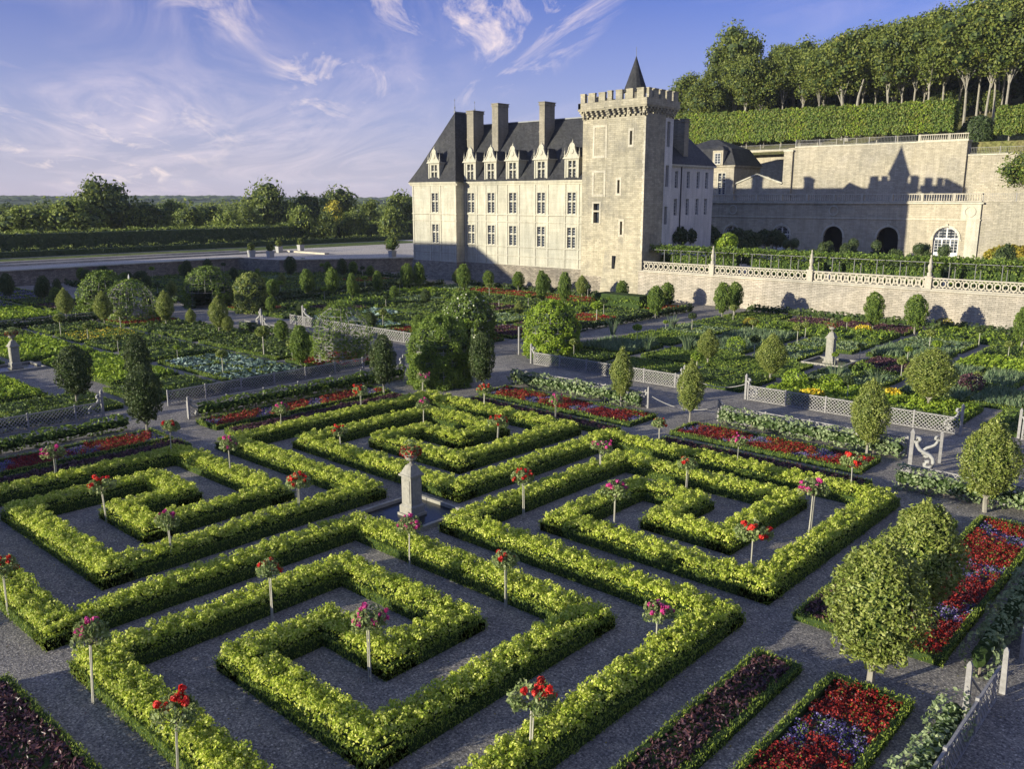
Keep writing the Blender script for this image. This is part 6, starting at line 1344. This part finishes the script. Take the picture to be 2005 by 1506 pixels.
# ------------------------------------------------------------------ added church out of view on the left, shaped to shade the facade foot
el, az = R(11.2), R(22.)
ch = empty('sun_blocker', (0, 0, 0), 'unseen added church beyond the left edge', 'blocker')
def up_sun(X, Z, Y, yc):  # point upstream of a shadow point
    s = (Y - yc) / (math.cos(az)); return X - s * math.sin(az), Z + s * math.tan(el)
yc = 2.; xp_, zp_ = up_sun(onY(930, 480, YM)[0], onY(930, 480, YM)[1], YM, yc); xr_, zr_ = up_sun(onY(1030, 556, YM)[0], onY(1030, 556, YM)[1], YM, yc)
xl_, zl_ = up_sun(onY(890, 490, YM)[0], onY(890, 490, YM)[1], YM, yc)
q = Q(); q.box(xp_ - 34, yc - 4, 0, xr_, yc + 6, max(2, zr_ - .5), 'tower_stone')
q.add([(xl_ - 30, yc, zl_), (xp_, yc, zp_), (xr_ + .3, yc, zr_ - .6), (xl_ - 30, yc, zr_ - .6)], [(0, 1, 2, 3)], 'tower_stone')
q.add([(xl_ - 30, yc + .1, zl_), (xp_, yc + .1, zp_), (xp_, yc + 6, zr_), (xl_ - 30, yc + 6, zr_)], [(0, 1, 2, 3)], 'slate'); q.add([(xp_, yc + .1, zp_), (xr_ + .3, yc + .1, zr_ - .6), (xr_, yc + 6, zr_ - .6), (xp_, yc + 6, zr_)], [(0, 1, 2, 3)], 'slate')
q.obj('walls_and_roof', ch); print('blocker', xp_, zp_, xr_, zr_)

AV = leafy_tree('a', 141, 8.5, 8, 2., 'lime_leaf', 30, 100, .5, 'bark', name='avenue_lime'); rng = np.random.default_rng(81)
for i, (x, y, s_) in enumerate(((-51, -15, 1.), (-45.6, -16, .8), (-58, -17, .7), (-84, -14, 1.))): dup(AV, (x, y, 0), i, (s_, s_, s_), 'lime tree of the avenue beyond the left bottom corner, %s' % ORD[i], 'lime avenue south of the kitchen garden')
# prototypes out of the way
for k in list(KIDS):
    o = bpy.data.objects.get(k)
    if o:
        for c in list(o.children): bpy.data.objects.remove(c)
        bpy.data.objects.remove(o)

# ------------------------------------------------------------------ air
hm = bpy.data.materials.new('haze'); hm.use_nodes = True; hn = hm.node_tree; hn.nodes.remove(hn.nodes['Principled BSDF']); pv = hn.nodes.new('ShaderNodeVolumePrincipled'); pv.inputs['Color'].default_value = (.72, .80, .95, 1); pv.inputs['Density'].default_value = HAZE; hn.links.new(pv.outputs[0], hn.nodes['Material Output'].inputs['Volume']); M['haze'] = hm
if HAZE: q = Q(); q.box(-3500, -1500, -2.5, 1500, 4500, 90, 'haze'); tag(q.obj('haze'), 'thin blue haze over the distance', 'haze', kind='stuff')
# ------------------------------------------------------------------ sky with cirrus
w = bpy.data.worlds.new('World'); bpy.context.scene.world = w; w.use_nodes = True; nt = w.node_tree; bg = nt.nodes['Background']
sky = nt.nodes.new('ShaderNodeTexSky'); sky.sky_type = 'NISHITA'; sky.sun_disc = False; sky.sun_elevation = el; sky.sun_rotation = R(202.); sky.altitude = 60; sky.air_density = 1.; sky.dust_density = .3; sky.ozone_density = 4.
CLOUDS = ((-62, (1., .5, 1.), (12.3, 1.9, 0), 1.1, .66, 1.4, .44, .70, .7, .42, .58), (-50, (1.5, .5, 1.), (5.1, 2.2, 0), 1.7, .68, 1.6, .50, .70, .6, .50, .62))
tc = nt.nodes.new('ShaderNodeTexCoord'); sp = nt.nodes.new('ShaderNodeSeparateXYZ'); nt.links.new(tc.outputs['Generated'], sp.inputs[0])
def mth(op, a, b=None):
    m = nt.nodes.new('ShaderNodeMath'); m.operation = op
    for i, v in enumerate((a, b)):
        if v is None: continue
        if isinstance(v, (int, float)): m.inputs[i].default_value = v
        else: nt.links.new(v, m.inputs[i])
    return m.outputs[0]
den = mth('ADD', mth('MAXIMUM', sp.outputs[2], 0.), .12); cb = nt.nodes.new('ShaderNodeCombineXYZ')
nt.links.new(mth('DIVIDE', sp.outputs[0], den), cb.inputs[0]); nt.links.new(mth('DIVIDE', sp.outputs[1], den), cb.inputs[1])
def layer(angle, scale, loc, ns, rough, dist, lo, hi, ms, mlo, mhi):
    """one sheet of cirrus on a flat cloud deck: streaks drawn out along a heading, broken up by a coarser mask"""
    m1 = nt.nodes.new('ShaderNodeMapping'); nt.links.new(cb.outputs[0], m1.inputs[0]); m1.inputs['Rotation'].default_value = (0, 0, R(angle))
    m2 = nt.nodes.new('ShaderNodeMapping'); nt.links.new(m1.outputs[0], m2.inputs[0]); m2.inputs['Scale'].default_value = scale; m2.inputs['Location'].default_value = loc
    a = ramp(nt, [(0, 0, 0), (1, 1, 1)], noise(nt, ns, 11, rough, m2.outputs[0], dist=dist), [lo, hi])
    b = ramp(nt, [(0, 0, 0), (1, 1, 1)], noise(nt, ms, 3, .5, m2.outputs[0], dist=.5), [mlo, mhi]); return mix(nt, a, b, 1., 'MULTIPLY')
LA, LB = CLOUDS
k1 = layer(*LA); k2 = layer(*LB)
grad = ramp(nt, [(.60, .55, .74), (.29, .38, .70), (.12, .265, .70), (.22, .40, .84), (.95, 1.05, 1.25)], sp.outputs[2], [0., .13, .28, .45, .75])
skc = mix(nt, sky.outputs[0], grad, 1., 'MULTIPLY')
hf = ramp(nt, [(1, 1, 1), (0, 0, 0)], sp.outputs[2], [0., .27]); skc = mix(nt, skc, (3.1, 2.65, 3.5), mth('MULTIPLY', hf, .6))
cl = mix(nt, skc, (6.2, 5.0, 4.8), mth('MULTIPLY', k1, .33)); cl = mix(nt, cl, (6.8, 5.4, 4.4), mth('MULTIPLY', k2, .62))
nt.links.new(cl, bg.inputs['Color']); bg.inputs['Strength'].default_value = .135
# ------------------------------------------------------------------ sun
s = bpy.data.lights.new('sun', 'SUN'); s.energy = 5.; s.angle = R(.5); s.color = (1., .93, .75); so = bpy.data.objects.new('sun', s); C.objects.link(so)
so.rotation_euler = Vector((math.sin(az) * math.cos(el), math.cos(az) * math.cos(el), -math.sin(el))).to_track_quat('-Z', 'Y').to_euler(); so.location = (-40, -80, 60)
# ------------------------------------------------------------------ camera
cd = bpy.data.cameras.new('camera'); cam = bpy.data.objects.new('camera', cd); C.objects.link(cam); cam.location = (0, 0, H); cam.rotation_euler = (math.pi / 2 - PIT, 0, YAW)
cd.sensor_width = 36; cd.lens = F / 2005 * 36; cd.clip_end = 20000; cd.clip_start = .5
sc = bpy.context.scene; sc.camera = cam
sc.view_settings.view_transform = 'Standard'; sc.view_settings.look = 'None'; sc.view_settings.exposure = .74; sc.view_settings.gamma = 1
sc.cycles.max_bounces = 6; sc.cycles.diffuse_bounces = 3; sc.cycles.transmission_bounces = 3; sc.cycles.use_denoising = True
